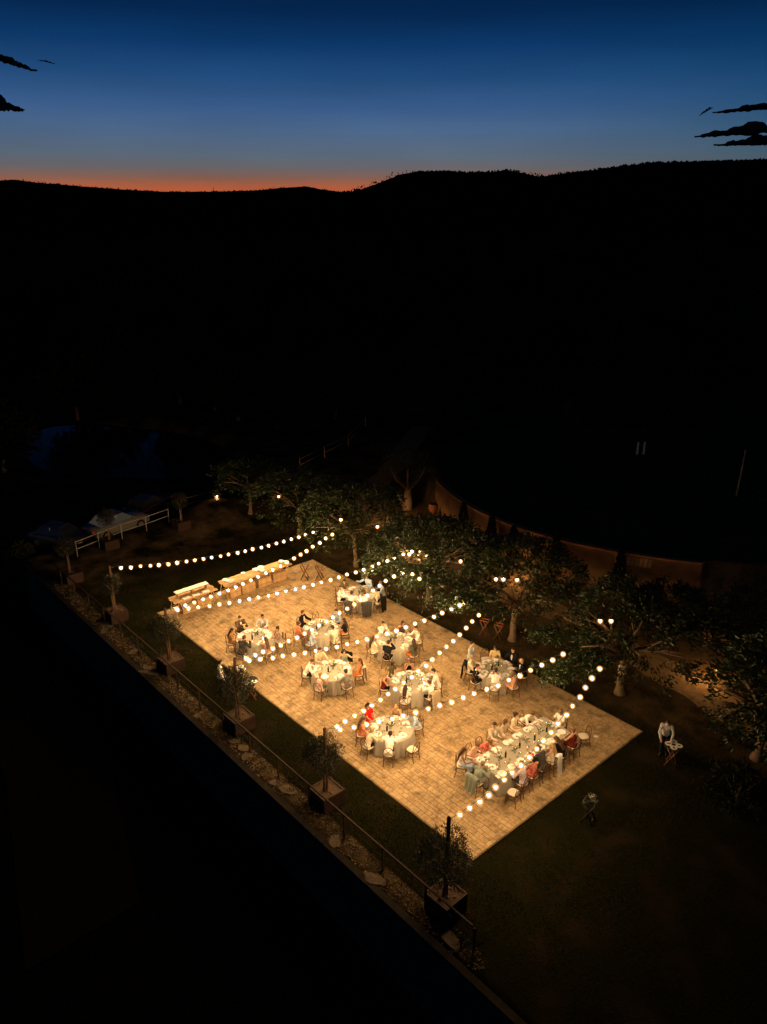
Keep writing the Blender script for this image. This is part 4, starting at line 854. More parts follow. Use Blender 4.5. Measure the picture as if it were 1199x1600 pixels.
STR = [(0, (.81, 9.83, 2.3), .42, 'over the dark lawn, farthest left of all'), (1, (3.64, 9.04, 3.3), .45, 'running above the buffet tables to the far tree'),
       (1, (7.36, 10.42, 2.7), .45, 'above the folded tray stands and the table by the leaves'), (2, (9.53, 7.78, 3.0), .45, 'from the waiter pole over the pale blue dress table'),
       (2, (13.5, 8.97, 2.8), .55, 'from the waiter pole between the pink and pale blue dress tables'), (3, (15.42, 8.06, 3.4), .50, 'over the woman in red and the burgundy top table'),
       (3, (20.2, 7.74, 3.7), .50, 'over the nearest and the yellow top tables'), (4, (22.15, 7.24, 4.2), .70, 'above the long table, nearest to the camera')]
for (pi, e, sag, lb) in STR:
    p0 = Vector((POLES[pi][0], POLES[pi][1]+.14, POLES[pi][2])); p1 = Vector(e); d = p1-p0
    extra = 1.0 if True else 0
    s = thing('string_light', 'string of warm bulbs '+lb, 'string lights', p0, 0, 'string lights across the patio')
    q = lambda t: d*t+Vector((0, 0, -4*sag*t*(1-t)))
    b = MB(); b.tube([q(t) for t in np.linspace(0, 1, 26)]+([d+Vector((.10, .45, .10)), d+Vector((.35, .85, .22)), d+Vector((.75, 1.1, .25)), d+Vector((1.2, 1.15, .15))] if 'stands' in lb or 'pale blue dress table' == lb[-21:] else []), .010, 5); ob('cable', b.mesh('cable', steel), s)
    n = int(d.length/.485); 
    for k in range(n):
        t = (k+.9)/n
        if t > 1: continue
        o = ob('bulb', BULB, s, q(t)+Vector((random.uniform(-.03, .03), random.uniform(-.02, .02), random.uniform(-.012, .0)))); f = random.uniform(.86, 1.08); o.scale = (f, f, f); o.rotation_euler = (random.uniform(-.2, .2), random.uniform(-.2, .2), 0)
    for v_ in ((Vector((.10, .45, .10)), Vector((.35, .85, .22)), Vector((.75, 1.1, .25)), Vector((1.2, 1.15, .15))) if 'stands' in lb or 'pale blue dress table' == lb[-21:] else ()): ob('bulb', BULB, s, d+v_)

# ------------------------------------------------------------------ broad umbrella-trained trees in a row along the patio
LAMPS = [(1.84, 11.06, 3.0), (4.1, 11.95, 3.0), (8.46, 10.37, 3.2), (10.85, 11.74, 3.2), (13.17, 11.82, 3.0), (13.42, 12.1, 3.0), (13.91, 12.55, 3.0), (19.21, 11.77, 3.2), (19.53, 12.12, 3.2), (-4.83, 11.19, 2.6)]
def keep_clear(p):
    for l in LAMPS:
        v = Vector(CAM)-Vector(l); v.normalize(); w = Vector(p)-Vector(l); a = w.dot(v)
        if w.length < .42 or (0 < a < 3.2 and (w-v*a).length < .40): return False
    return True
def trunk_mesh(h, r, lean, forks, reach, seed, zt):
    random.seed(seed); b = MB(); top = Vector((lean[0], lean[1], h))
    pts = []; rr = []
    for t in np.linspace(0, 1, 9):
        pts.append(top*t+Vector((.04*math.sin(t*5+seed), .04*math.cos(t*4+seed), 0))*t); rr.append(r*(1.35-.55*min(1, t*5) if t < .2 else .82-.12*t+.03*math.sin(t*20)))
    b.tube(pts, rr, 10); tr = b; l = MB(); tips = []
    top = pts[-1]
    for k in range(forks):
        a = 2*math.pi*k/forks+random.uniform(-.3, .3); R_ = reach*random.uniform(.55, .9); dr = Vector((math.cos(a), math.sin(a), 0)); z = zt*random.uniform(.8, 1.1)
        p = [top-Vector((0, 0, .08)), top+dr*R_*.22+Vector((0, 0, z*.45)), top+dr*R_*.55+Vector((0, 0, z*.8)), top+dr*R_+Vector((0, 0, z))]
        l.tube(p, [r*.55, r*.42, r*.28, .02], 7); tips.append(p[-1])
        for j in range(3):
            a2 = a+random.uniform(-.9, .9); s0 = p[1].lerp(p[2], random.random()); e = s0+Vector((math.cos(a2), math.sin(a2), random.uniform(.05, .7)))*R_*random.uniform(.35, .6)
            l.tube([s0, s0.lerp(e, .5)+Vector((0, 0, .08)), e], [r*.2, r*.13, .012], 5); tips.append(e)
    return tr, l, tips, pts
def crown_mesh(c, rad, thick, ncl, L, seed, droop=.5, per=11, base=(0, 0, 0), gaps=.34):
    random.seed(seed); b = MB(); c = Vector(c); base = Vector(base); off = Vector((seed*3.1, seed*1.7, 0)); n = 0
    while n < ncl:
        a = random.uniform(0, 6.283); rr = math.sqrt(random.random()); el = random.uniform(-1, 1)
        lim = rad*(1+.22*mnoise.noise(Vector((math.cos(a)*1.3, math.sin(a)*1.3, seed))))
        x, y = rr*lim*math.cos(a), rr*lim*math.sin(a); cap = math.sqrt(max(0, 1-rr**2.4))
        zt = thick*(.25+.75*cap); z = zt*(1-abs(random.gauss(0, .28))) if el > -.35 else -thick*.25*random.random()-droop*rr**3*random.random()
        if rr > .8: z -= droop*(rr-.8)*5*random.random()
        p = c+Vector((x, y, z))
        if mnoise.noise(p*.95+off) < .14-gaps+.1*random.random(): n += .35; continue
        n += 1
        if not keep_clear(base+p): continue
        out = Vector((x, y, max(z, 0)*.8)).normalized() if rr > .05 else Vector((0, 0, 1))
        for k in range(per):
            d = out+Vector((random.uniform(-1, 1), random.uniform(-1, 1), random.uniform(-1, .55)))*.95
            q = p+Vector((random.gauss(0, .12), random.gauss(0, .12), random.gauss(0, .09)))
            leaf_quads(b, q, d, L*random.uniform(.65, 1.15), L*.19)
    return b
TREES = [(-8.68, 11.29, 2.45, 1.6, 330, 'small broadleaf tree farthest left, beside the lantern on the mound', .40, (0, 0)), (-3.87, 12.01, 3.0, 2.1, 620, 'broadleaf tree with a hanging lantern, second from the left', .34, (.3, 0)), (2.48, 11.65, 3.2, 2.1, 850, 'leafy broadleaf tree behind the far corner of the patio', .30, (-.4, .3)),
         (8.45, 11.95, 3.4, 2.0, 1150, 'leafy broadleaf tree hanging over the table by the leaves', .32, (.7, -.5)), (14.32, 11.98, 3.2, 1.9, 950, 'broadleaf tree with three lamps behind the yellow top table', .28, (-.5, 1.0)), (20.45, 11.96, 3.3, 2.1, 1050, 'broadleaf tree with pale bands on its trunk, right of the patio', .26, (.3, 1.2)),
         (26.5, 12.1, 3.8, 2.8, 1500, 'dark broadleaf tree at the right edge of the picture', .26, (1.6, .6))]
for i, (x, y, rad, th, ncl, lb, gp, of) in enumerate(TREES):
    t = thing('broadleaf_tree', lb, 'tree', (x, y, height(x, y)-.03), 0, 'umbrella trained trees along the patio')
    h = 1.95 if i > 1 else 1.75; r = .20 if i > 2 else .15
    tr, l, tips, pts = trunk_mesh(h, r, (.08*math.sin(i*2.1), .08*math.cos(i)), 7, rad, 30+i, 1.05)
    ob('trunk', tr.mesh('trunk', bark, True), t); ob('limbs', l.mesh('limbs', bark, True), t)
    if i in (4, 5):
        for zz in ((1.15, 1.42) if i == 5 else (1.55,)):
            k = zz/h; c = pts[min(8, int(k*8))]; w = MB(); w.lathe([(r*.80, zz-.09), (r*.86, zz-.08), (r*.86, zz+.08), (r*.80, zz+.09)], 12, (c.x, c.y, 0)); ob('trunk_wrap', w.mesh('trunk_wrap', bark_wrap, True), t)
    cb = crown_mesh((of[0], of[1], 2.75 if i > 1 else 2.4), rad, th, ncl, .235, 50+i, .40, 11, (x, y, 0), gp)
    for (tx, ty, tz, nl) in {4: ((-1.9, -3.1, 2.55, 230),), 5: ((-.9, -4.0, 2.15, 230), (-3.2, -2.0, 2.5, 150)), 3: ((1.6, -2.9, 2.5, 160),)}.get(i, ()):   # long low limbs reaching over the pavers
        random.seed(5+i); e = Vector((tx, ty, tz)); P_ = [Vector((0, 0, 1.8)), e*.35+Vector((0, 0, 1.55)), e*.72+Vector((0, 0, .75)), e]
        l2 = MB(); l2.tube(P_, [.09, .06, .04, .012], 6); ob('low_limb', l2.mesh('low_limb', bark, True), t)
        for k in range(nl):
            s_ = .3+.72*random.random(); q0 = P_[1].lerp(P_[2], (s_-.35)/.37) if s_ < .72 else P_[2].lerp(P_[3], (s_-.72)/.28); p = q0+Vector((random.gauss(0, .34), random.gauss(0, .34), random.gauss(.05, .17)))
            for q in range(10): leaf_quads(cb, p+Vector((random.gauss(0, .1), random.gauss(0, .1), random.gauss(0, .08))), Vector((random.uniform(-1, 1), random.uniform(-1, .6), random.uniform(-1, .3))), .22*random.uniform(.7, 1.1), .042)
    ob('crown', cb.mesh('crown', leaf), t)
random.seed(77)
# lamps hung in the branches
def lantern(loc, label, scale=1.0, hang=.5):
    p = thing('hanging_lantern', label, 'lantern', loc, 0, 'warm lanterns among the trees', sc=scale)
    b = MB(); b.ell((0, 0, 0), .045, None, 8, 6, 0); b.ell((0, 0, 0), .105, None, 14, 10, 1); ob('globe', b.mesh('globe', [lantern_core, lantern_globe], True), p)
    b = MB(); b.lathe([(0, .16), (.05, .15), (.09, .10), (.085, .095), (0, .11)], 10); b.lathe([(0, -.12), (.06, -.12), (.06, -.10), (0, -.10)], 10)
    if hang: b.tube([(0, 0, .15), (0, 0, .15+hang)], .006, 4)
    ob('cap', b.mesh('cap', steel), p); return p
LL = ['leftmost in the big canopy, near the far patio corner', 'deep in the canopy behind the folded tray stands', 'among the bright leaves over the table by the leaves', 'in the dark middle of the canopy', 'first of the close pair behind the yellow top table',
      'second of the close pair behind the yellow top table', 'glowing by the trunk right of the close pair', 'in the banded tree on the right, left one', 'in the banded tree on the right, right one', 'orange under the second tree from the left']
for l, lb in zip(LAMPS, LL): lantern(l, 'warm lamp '+lb, 1.1)
b = MB(); b.box((0, 0, .012), (.24, .24, .024)); b.box((0, 0, .40), (.24, .24, .022)); b.lathe([(.13, .41), (.05, .50), (.0, .51)], 4)
for sx in (-1, 1):
    for sy in (-1, 1): b.box((sx*.11, sy*.11, .21), (.02, .02, .38))
p = thing('floor_lantern', 'square glowing lantern standing on top of the grassy mound', 'lantern', (-11.25, 10.2, height(-11.25, 10.2)+.0), .6); ob('frame', b.mesh('frame', steel), p)
b = MB(); b.lathe([(0, .03), (.06, .03), (.06, .2), (0, .21)], 10, mi=1); b.ell((0, 0, .26), (.045, .045, .07), None, 8, 6, 0); ob('candle', b.mesh('candle', [lantern_core, lantern_globe], True), p)
b = MB(); b.box((0, 0, .21), (.20, .20, .36)); ob('pane', b.mesh('pane', lantern_globe), p)

# ------------------------------------------------------------------ potted olives and the railing along the terrace edge
def planter(x, y, lab, m=corten, s=.92, h=.60):
    p = thing('planter', lab, 'planter', (x, y, height(x, y) if abs(y+2) > .5 else 0), random.uniform(-.03, .03), 'square metal tree planters'); t = .02; b = MB()
    for (cx, cy, dx, dy) in ((0, s/2, s, t), (0, -s/2, s, t), (s/2, 0, t, s-t-.002), (-s/2, 0, t, s-t-.002)): b.box((cx, cy, h/2), (dx, dy, h))
    ob('box', b.mesh('box', m), p); b = MB()
    for (cx, cy, dx, dy) in ((0, s/2-.02, s+.03, .06), (0, -s/2+.02, s+.03, .06), (s/2-.02, 0, .06, s-.08), (-s/2+.02, 0, .06, s-.08)): b.box((cx, cy, h+.008), (dx, dy, .012))
    ob('rim', b.mesh('rim', m), p); b = MB(); b.box((0, 0, h-.05), (s-.03, s-.03, .04)); ob('soil', b.mesh('soil', soil), p); b = MB()
    for k in range(6): b.ell((random.uniform(-.35, .35), random.uniform(-.35, .35), h-.015), (random.uniform(.03, .08), random.uniform(.03, .06), .03), None, 7, 5)
    ob('pebbles', b.mesh('pebbles', stone, True), p, kind='stuff')
def olive(x, y, z0, hc, rad, n, lab, seed):
    random.seed(seed); t = thing('olive_tree', lab, 'tree', (x, y, z0), 0, 'potted olive trees'); b = MB()
    b.tube([(0, 0, 0), (.02, .02, hc*.3), (-.02, .01, hc*.6), (0, 0, hc*.9)], [.055, .045, .04, .03], 8)
    for k in range(6): a = k*1.05; b.tube([(0, 0, hc*.72), (rad*.4*math.cos(a), rad*.4*math.sin(a), hc), (rad*.75*math.cos(a), rad*.75*math.sin(a), hc+.25*rad)], [.025, .016, .006], 5)
    ob('trunk', b.mesh('trunk', bark, True), t); b = MB(); b.tube([(.12, .05, 0), (.12, .05, hc*.85)], .018, 5); ob('stake', b.mesh('stake', wood_dark), t)
    b = MB(); k = 0; off = Vector((seed, 2*seed, 0))
    while k < n:
        v = Vector((random.gauss(0, 1), random.gauss(0, 1), random.gauss(0, 1))).normalized(); r = rad*random.random()**.35*(1+.35*mnoise.noise(v*1.6+off)); p = Vector((v.x*r, v.y*r, hc+v.z*r*.95))
        k += 1
        if mnoise.noise(p*3.2+off) < -.22: continue
        for q in range(7): leaf_quads(b, p+Vector((random.gauss(0, .04), random.gauss(0, .04), random.gauss(0, .05))), v+Vector((random.uniform(-1, 1), random.uniform(-1, 1), random.uniform(-.4, 1)))*.8, random.uniform(.06, .10), .013)
    ob('crown', b.mesh('crown', olive_leaf), t)
OL = [(-6.88, -1.91, .55, 500, 'at the far left end of the terrace'), (-.79, -1.94, .50, 520, 'under the pole of the farthest left string'), (5.47, -2.02, .68, 900, 'below the small buffet table'),
      (11.38, -1.98, .80, 1100, 'in front of the waiter'), (17.27, -1.96, .70, 1000, 'left of the red dress table'), (23.34, -2.05, .88, 1300, 'at the near corner of the patio')]
for i, (x, y, r, n, w) in enumerate(OL):
    planter(x, y, 'rusty square planter '+w); olive(x+.0, y-.12, .54, 1.62-.05*(i % 2), r, n, 'round headed potted olive tree '+w, 90+i)
for i, (x, y, w) in enumerate(((-10.1, 1.71, 'by the end railing, left of the lit car'), (-9.75, 6.55, 'by the end railing below the mound'))):
    planter(x, y, 'rusty square planter '+w); olive(x, y, .54, 1.55, .55, 520, 'thin potted olive tree '+w, 97+i)
random.seed(78)
rl = thing('terrace_railing', 'long dark metal handrail on posts along the terrace edge', 'railing', (0, -2.58, 0))
b = MB(); b.box((8.65, 0, 1.0), (32.5, .055, .045)); ob('top_rail', b.mesh('top_rail', corten), rl)
b = MB(); b.box((0, 0, .49), (.05, .05, .975)); b.box((0, 0, .008), (.14, .14, .016)); PST = b.mesh('post', corten)
for k in range(17): ob('post', PST, rl, (-6.7+1.98*k, 0, 0))
b = MB()
for z in (.34, .66): b.tube([(-7.6, 0, z), (24.9, 0, z)], .004, 4)
ob('cable', b.mesh('cable', steel), rl)
vw = thing('retaining_wall', 'dark stone retaining wall dropping below the terrace railing', 'wall', (9, -3.22, 0)); b = MB(); b.box((0, 0, -1.9), (40, .16, 3.78)); ob('masonry', b.mesh('masonry', mat('rough_masonry', (.06, .045, .032), .95, .1, .4, 2.5, bump=.8, bscale=7)), vw)
b = MB(); b.box((0, .01, .008), (40.05, .24, .05)); ob('coping', b.mesh('coping', mat('coping_stone', (.02, .016, .012), .95, .1, .4, 3, bump=.5)), vw)
def rock(sx, sy, sz, seed):
    b = MB(); b.ell((0, 0, 0), 1, None, 12, 8); me = b.mesh('rock', stone, False)
    for v in me.vertices:
        c = v.co; f = 1+.35*mnoise.noise(c*1.4+Vector((seed*5.3, 0, 0)))+.12*mnoise.noise(c*4+Vector((seed, 9, 0))); z = max(-.5, min(.22, c.z)); q = max(abs(c.x), abs(c.y)*.8+.2*abs(c.x)); v.co = (c.x*f*sx*(1.25-.25*q), c.y*f*sy*(1.3-.3*q), z*sz*(1+.5*mnoise.noise(c*3)))
    return me
ROCKS = [rock(random.uniform(.28, .5), random.uniform(.18, .30), random.uniform(.10, .16), k) for k in range(6)]
ORD = 'first second third fourth fifth sixth seventh eighth ninth tenth eleventh twelfth thirteenth fourteenth fifteenth sixteenth seventeenth eighteenth nineteenth twentieth'.split()+['number %d' % q for q in range(21, 60)]
xr = -5.2; k = 0
while xr < 24.5:
    thing('rock', 'flat pale rock under the railing, %s from its far left end' % ORD[k], 'rock', (xr, random.uniform(-3.0, -2.62), .02), random.uniform(-1.2, 1.2)+(3.14 if k % 2 else 0), 'rocks under the railing', me=ROCKS[k % 6], sc=(random.uniform(.5, 1.3), random.uniform(.6, 1.2), random.uniform(.5, 1))); xr += random.choice((.55, 1.1, 2.2, 3.1))*random.uniform(.8, 1.2); k += 1
b = MB()
for k in range(2600):
    x = random.uniform(-7, 25.5); y = random.uniform(-3.1, -2.36); s = random.uniform(.012, .04); i = len(b.v)
    b.v += [(x+s, y, .01), (x, y+s, .01), (x-s, y, .01), (x, y-s, .01), (x, y, .01+s*.8)]; b.f += [(i, i+1, i+4), (i+1, i+2, i+4), (i+2, i+3, i+4), (i+3, i, i+4)]; b.m += [0]*4
ob('gravel', b.mesh('gravel', mat('gravel_stones', (.20, .145, .09), .95, .1, .2, 3, rnd=.5)), kind='stuff')
# low herbs in the strip and loose tufts
b = MB()
for k in range(150):
    x = random.uniform(-6, 25); y = random.uniform(-2.75, -2.2)
    for q in range(16): leaf_quads(b, Vector((x+random.gauss(0, .1), y+random.gauss(0, .06), .02)), Vector((random.uniform(-1, 1), random.uniform(-1, 1), random.uniform(.5, 1.6))), random.uniform(.08, .2), .012)
ob('undergrowth', b.mesh('undergrowth', olive_leaf), kind='stuff')

# ------------------------------------------------------------------ buffet tables, trays, stands
def buffet(y0, y1, label, trestles, nm):
    L = y1-y0; t = thing('buffet_table', label, 'table', (.80, (y0+y1)/2, FZ), 0, 'buffet tables at the far end of the patio')
    for k in range(4):
        b = MB(); b.box((-.33+.22*k, 0, .84), (.212, L+.12*(k % 2)-.06, .035)); ob('plank', b.mesh('plank', wood_pale), t)
    for q in np.linspace(-L/2+.28, L/2-.28, trestles):
        tr = MB()
        for sx in (-.36, .36):
            tr.tube([(sx, q-.24, 0), (sx, q-.03, .80)], .022, 5); tr.tube([(sx, q+.24, 0), (sx, q+.03, .80)], .022, 5); tr.tube([(sx, q-.15, .33), (sx, q+.15, .33)], .014, 5)
        tr.box((0, q, .80), (.82, .06, .045)); ob('trestle', tr.mesh('trestle', wood_pale), t)
    return t
buffet(.45, 2.95, 'short wooden buffet table with a raised shelf, leftmost on the patio', 2, 0)
buffet(3.45, 7.85, 'long wooden buffet table with crates beneath, right of the short one', 4, 1)
TB = FZ+.858
def crate(x, y, z, lab, l=.95, w=.42, h=.52):
    c = thing('wooden_crate', lab, 'crate', (x, y, z), 0, 'wooden crates under the buffets'); n = 5
    b = MB(); b.box((0, 0, .01), (w-.03, l-.03, .02)); ob('base', b.mesh('base', wood_pale), c)
    for k in range(n):
        b = MB(); b.box((0, 0, 0), (.018, l, h/n-.014)); me = b.mesh('slat', wood_pale)
        for sx in (-1, 1): ob('slat', me, c, (sx*w/2, 0, .03+h/n*(k+.5)))
        b = MB(); b.box((0, 0, 0), (w-.022, .018, h/n-.014)); me = b.mesh('slat', wood_pale)
        for sy in (-1, 1): ob('slat', me, c, (0, sy*(l/2-.01), .03+h/n*(k+.5)))
for (x, y, lab, l) in ((.95, 1.28, 'slatted crate under the left half of the short buffet', .8), (.95, 2.16, 'slatted crate under the right half of the short buffet', .8), (.95, 4.10, 'slatted crate at the left end under the long buffet', .66), (.95, 4.95, 'slatted crate left of centre under the long buffet', .85),
                       (.95, 6.02, 'slatted crate right of centre under the long buffet', .85), (.95, 7.05, 'slatted crate at the right end under the long buffet', .9)): crate(x, y, FZ, lab, l)
t = thing('serving_shelf', 'white topped raised shelf on the short buffet table', 'shelf', (.60, 1.75, TB)); b = MB(); b.box((0, 0, .26), (.34, 1.9, .03)); ob('board', b.mesh('board', napkin), t)
for sy in (-.85, 0, .85): b = MB(); b.box((0, sy, .122), (.28, .03, .244)); ob('support', b.mesh('support', wood_pale), t)
b = MB(); b.lathe([(0, 0), (.08, 0), (.13, .04), (.175, .11), (.168, .112), (.122, .045), (.075, .012), (0, .012)], 20); BOWL = b.mesh('bowl', porcelain, True)
for (x, y, lab) in ((.66, 3.78, 'white bowl at the left end of the long buffet, back one'), (.95, 3.95, 'white bowl at the left end of the long buffet, front one'), (.52, 5.02, 'small white bowl at the back of the long buffet'), (.66, 5.75, 'white bowl in the group of three, left one'), (.92, 6.0, 'white bowl in the group of three, front one'), (.60, 6.15, 'white bowl in the group of three, back one'), (.66, 7.5, 'white bowl at the right end of the long buffet, left one'), (.92, 7.62, 'white bowl at the right end of the long buffet, right one')):
    thing('serving_bowl', lab, 'bowl', (x, y, TB), 0, 'white bowls on the long buffet', me=BOWL, sc=.75 if 'small' in lab else random.uniform(.95, 1.15))
b = MB(); b.box((0, 0, .015), (.26, .40, .03)); TRAYS = b.mesh('platter', porcelain)
for yy, l in ((1.2, 'left'), (1.75, 'middle'), (2.35, 'right')):
    thing('platter', 'rectangular white platter in front of the raised shelf, %s one' % l, 'platter', (1.02, yy, TB), random.uniform(-.1, .1), 'platters on the short buffet', me=TRAYS)
def tray_stand(x, y, z, rz, lab, wood=wood_red, strap=steel, h=.86, w=.42):
    s = thing('tray_stand', lab, 'tray stand', (x, y, z), rz, 'folding tray stands')
    for sy in (-.2, .2):
        b = MB(); b.tube([(-w/2, sy, 0), (w/2, sy, h)], .028, 6); ob('leg', b.mesh('leg', wood, True), s)
        b = MB(); b.tube([(w/2, sy*.82, 0), (-w/2, sy*.82, h)], .028, 6); ob('leg', b.mesh('leg', wood, True), s)
    for (xx, zz) in ((-w/2, h), (w/2, h), (w/2*.72, .12), (-w/2*.72, .12)):
        b = MB(); b.tube([(xx, -.2, zz), (xx, .2, zz)], .017, 6); ob('crossbar', b.mesh('crossbar', wood, True), s)
    for yy in (-.13, .13):
        b = MB(); b.box((0, yy, h-.012), (w, .05, .006)); b.box((0, yy, h-.014), (w, .048, .003)); ob('strap', b.mesh('strap', strap), s)
    return s
tray_stand(1.86, 8.30, FZ, R(40), 'empty folding red wood tray stand at the far corner, left one')
tray_stand(2.49, 8.89, FZ, R(40), 'empty folding red wood tray stand at the far corner, right one')
tray_stand(13.05, 11.3, 0, R(20), 'dark tray stand with orange straps under the trees, left one', wood_dark, strap_or)
tray_stand(13.82, 11.5, 0, R(20), 'dark tray stand with orange straps under the trees, right one', wood_dark, strap_or)
b = MB(); b.lathe([(0, 0), (.34, 0), (.36, .025), (.35, .025), (.335, .008), (0, .008)], 26); TRAY = b.mesh('tray', black_leather, True)
def laden(x, y, rz, lab, what, n, z=0):
    tray_stand(x, y, z, rz, 'dark folding stand under the round tray '+lab, wood_dark, steel)
    thing('tray', 'round black serving tray '+lab, 'tray', (x, y, z+.882), 0, 'round serving trays', me=TRAY)
    for k in range(n):
        a = k*2*math.pi/n+.5; r = .19; thing('plate', 'used white plate at the %s of the round tray ' % (('right', 'back', 'left', 'front')[k] if n > 1 else 'middle')+lab, 'plate', (x+r*math.cos(a), y+r*math.sin(a), z+.893), a, 'used plates on the tray '+lab, me=PLATE, sc=.8)
        bb = MB(); bb.ell((0, 0, .025), (.06, .05, .025), None, 8, 6); thing('food', 'food leftovers at the %s of the round tray ' % (('right', 'back', 'left', 'front')[k] if n > 1 else 'middle')+lab, 'food', (x+r*math.cos(a), y+r*math.sin(a), z+.900), a, 'leftovers on the tray '+lab, me=bb.mesh('food', food, True))
laden(8.80, -.36, R(30), 'facing the waiter on the lawn', '', 4); laden(9.95, -.50, R(50), 'right of the waiter', '', 1); laden(24.45, 9.28, R(20), 'beside the bending waiter', '', 4)
tray_stand(24.1, 4.33, 0, R(15), 'black folding stand alone on the dark lawn beyond the long table', black_leather, black_leather)
v = thing('flower_bowl', 'bowl of pale flowers on the lone black stand', 'flowers', (24.1, 4.33, .87), 0, None, me=BOWL, mats=[black_leather]); ob('greenery', SPR[1], v, (0, 0, -.05)); ob('blossom', BLO[1], v, (0, 0, -.08))

# ------------------------------------------------------------------ curved garden wall behind the trees, cypresses, path
pw = thing('garden_wall', 'long curved rendered garden wall behind the trees, rust coloured edge on top', 'wall', (0, 0, 0))
V = []; F = []; V2 = []
xsw = np.linspace(-1.0, 18.5, 45)
for x in xsw:
    y = wall_y(x); V += [(x, y, -.3), (x, y, 2.40), (x, y+.3, 2.40), (x, y+.3, -.3)]
F = [(4*i+a, 4*i+b_, 4*i+4+b_, 4*i+4+a) for i in range(len(xsw)-1) for a, b_ in ((0, 1), (1, 2), (2, 3), (3, 0))]; F = [f[::-1] for f in F]; F += [(0, 1, 2, 3), tuple(4*(len(xsw)-1)+k for k in (3, 2, 1, 0))]
b = MB(); b.add(V, F); ob('masonry', b.mesh('masonry', mat('ochre_render', (.20, .115, .055), .95, .1, .35, 1.2, bump=.3, coord='World')), pw)
V = []
for x in xsw:
    y = wall_y(x); V += [(x, y-.10, 2.403), (x, y-.10, 2.50), (x, y+.34, 2.50), (x, y+.34, 2.403)]
b = MB(); b.add(V, F); ob('coping', b.mesh('coping', mat('rust_coping', (.42, .175, .08), .8, .2, .3, 3, bump=.3)), pw)
for (x0, x1, lab) in ((9.3, 11.2, 'pale board screen fixed on the garden wall, left one'), (14.6, 16.4, 'pale board screen fixed on the garden wall, right one')):
    sc_ = thing('board_screen', lab, 'screen', (0, 0, 0), 0, 'board screens on the garden wall'); n = 9
    for k in range(n):
        x = x0+(x1-x0)*(k+.5)/n; b = MB(); b.box((0, 0, 0), ((x1-x0)/n-.02, .03, .52)); o = ob('board', b.mesh('board', wood_pale), sc_, (x, wall_y(x)-.16, 2.12+random.uniform(-.01, .01))); o.rotation_euler = (0, 0, math.atan(.066*(x-8.3)))
    b = MB(); b.tube([(x, wall_y(x)-.128, 2.12) for x in np.linspace(x0, x1, 6)], .02, 4); ob('batten', b.mesh('batten', wood_dark), sc_)
def cypress(x, y, h, r, lab, seed):
    random.seed(seed); t = thing('cypress_tree', lab, 'tree', (x, y, height(x, y)-.03), 0, 'cypresses before the garden wall'); b = MB(); b.tube([(0, 0, 0), (0, 0, h*.5), (0, 0, h*.93)], [.07, .05, .012], 6); ob('trunk', b.mesh('trunk', bark), t); b = MB()
    for k in range(int(480*h/3)):
        zz = random.random()**.8; a = random.uniform(0, 6.28); rr = r*(min(1, zz*5))*(1-zz)**.55*random.uniform(.6, 1.05); p = Vector((rr*math.cos(a), rr*math.sin(a), .25+zz*(h-.25)))
        for q in range(6): leaf_quads(b, p, Vector((math.cos(a)*.5+random.gauss(0, .3), math.sin(a)*.5+random.gauss(0, .3), 1.0)), random.uniform(.12, .22), .028)
    ob('crown', b.mesh('crown', dark_leaf), t)
for i, (x, h, w) in enumerate(((4.6, 2.9, 'leftmost before the garden wall'), (7.3, 3.0, 'second from left before the garden wall'), (9.0, 2.8, 'left of the pale board screen'), (11.8, 3.0, 'right of the pale board screen'), (15.2, 2.9, 'rightmost before the garden wall'))):
    cypress(x, wall_y(x)-.75, h, .42, 'slim dark cypress '+w, 200+i)
random.seed(79)
# gravel path winding behind the trees
pp = [(31, 12.9), (26, 14.0), (21.4, 15.0), (15, 15.9), (8.5, 16.1), (2, 16.6), (-3, 17.8), (-7.5, 21.5), (-11, 27.5), (-15, 34)]
def smoothline(p, n):
    r = []
    for i in range(len(p)-1):
        a = Vector((*p[max(i-1, 0)], 0)); b_ = Vector((*p[i], 0)); c = Vector((*p[i+1], 0)); d = Vector((*p[min(i+2, len(p)-1)], 0))
        for k in range(n):
            t = k/n; r.append(.5*((2*b_)+(c-a)*t+(2*a-5*b_+4*c-d)*t*t+(-a+3*b_-3*c+d)*t**3))
    return r
ln = smoothline(pp, 14); V = []
for i, p in enumerate(ln):
    d = (ln[min(i+1, len(ln)-1)]-ln[max(i-1, 0)]).normalized(); s = Vector((-d.y, d.x, 0)); w = .95+.12*math.sin(i*.7)
    for q in (-1, -.5, 0, .5, 1): e = p+s*w*q; V.append((e.x, e.y, height(e.x, e.y)+.02-.015*abs(q)))
b = MB(); b.add(V, [(5*i+k, 5*i+5+k, 5*i+6+k, 5*i+1+k) for i in range(len(ln)-1) for k in range(4)]); b.f = [f[::-1] for f in b.f]
struct('path', b.mesh('path', mat('sandy_path', (.26, .175, .09), .95, .1, .3, 3, bump=.6, bscale=25, coord='World'), True))
path_core = emit('path_lamp_bulb', (1.0, .50, .16), 1100.0)
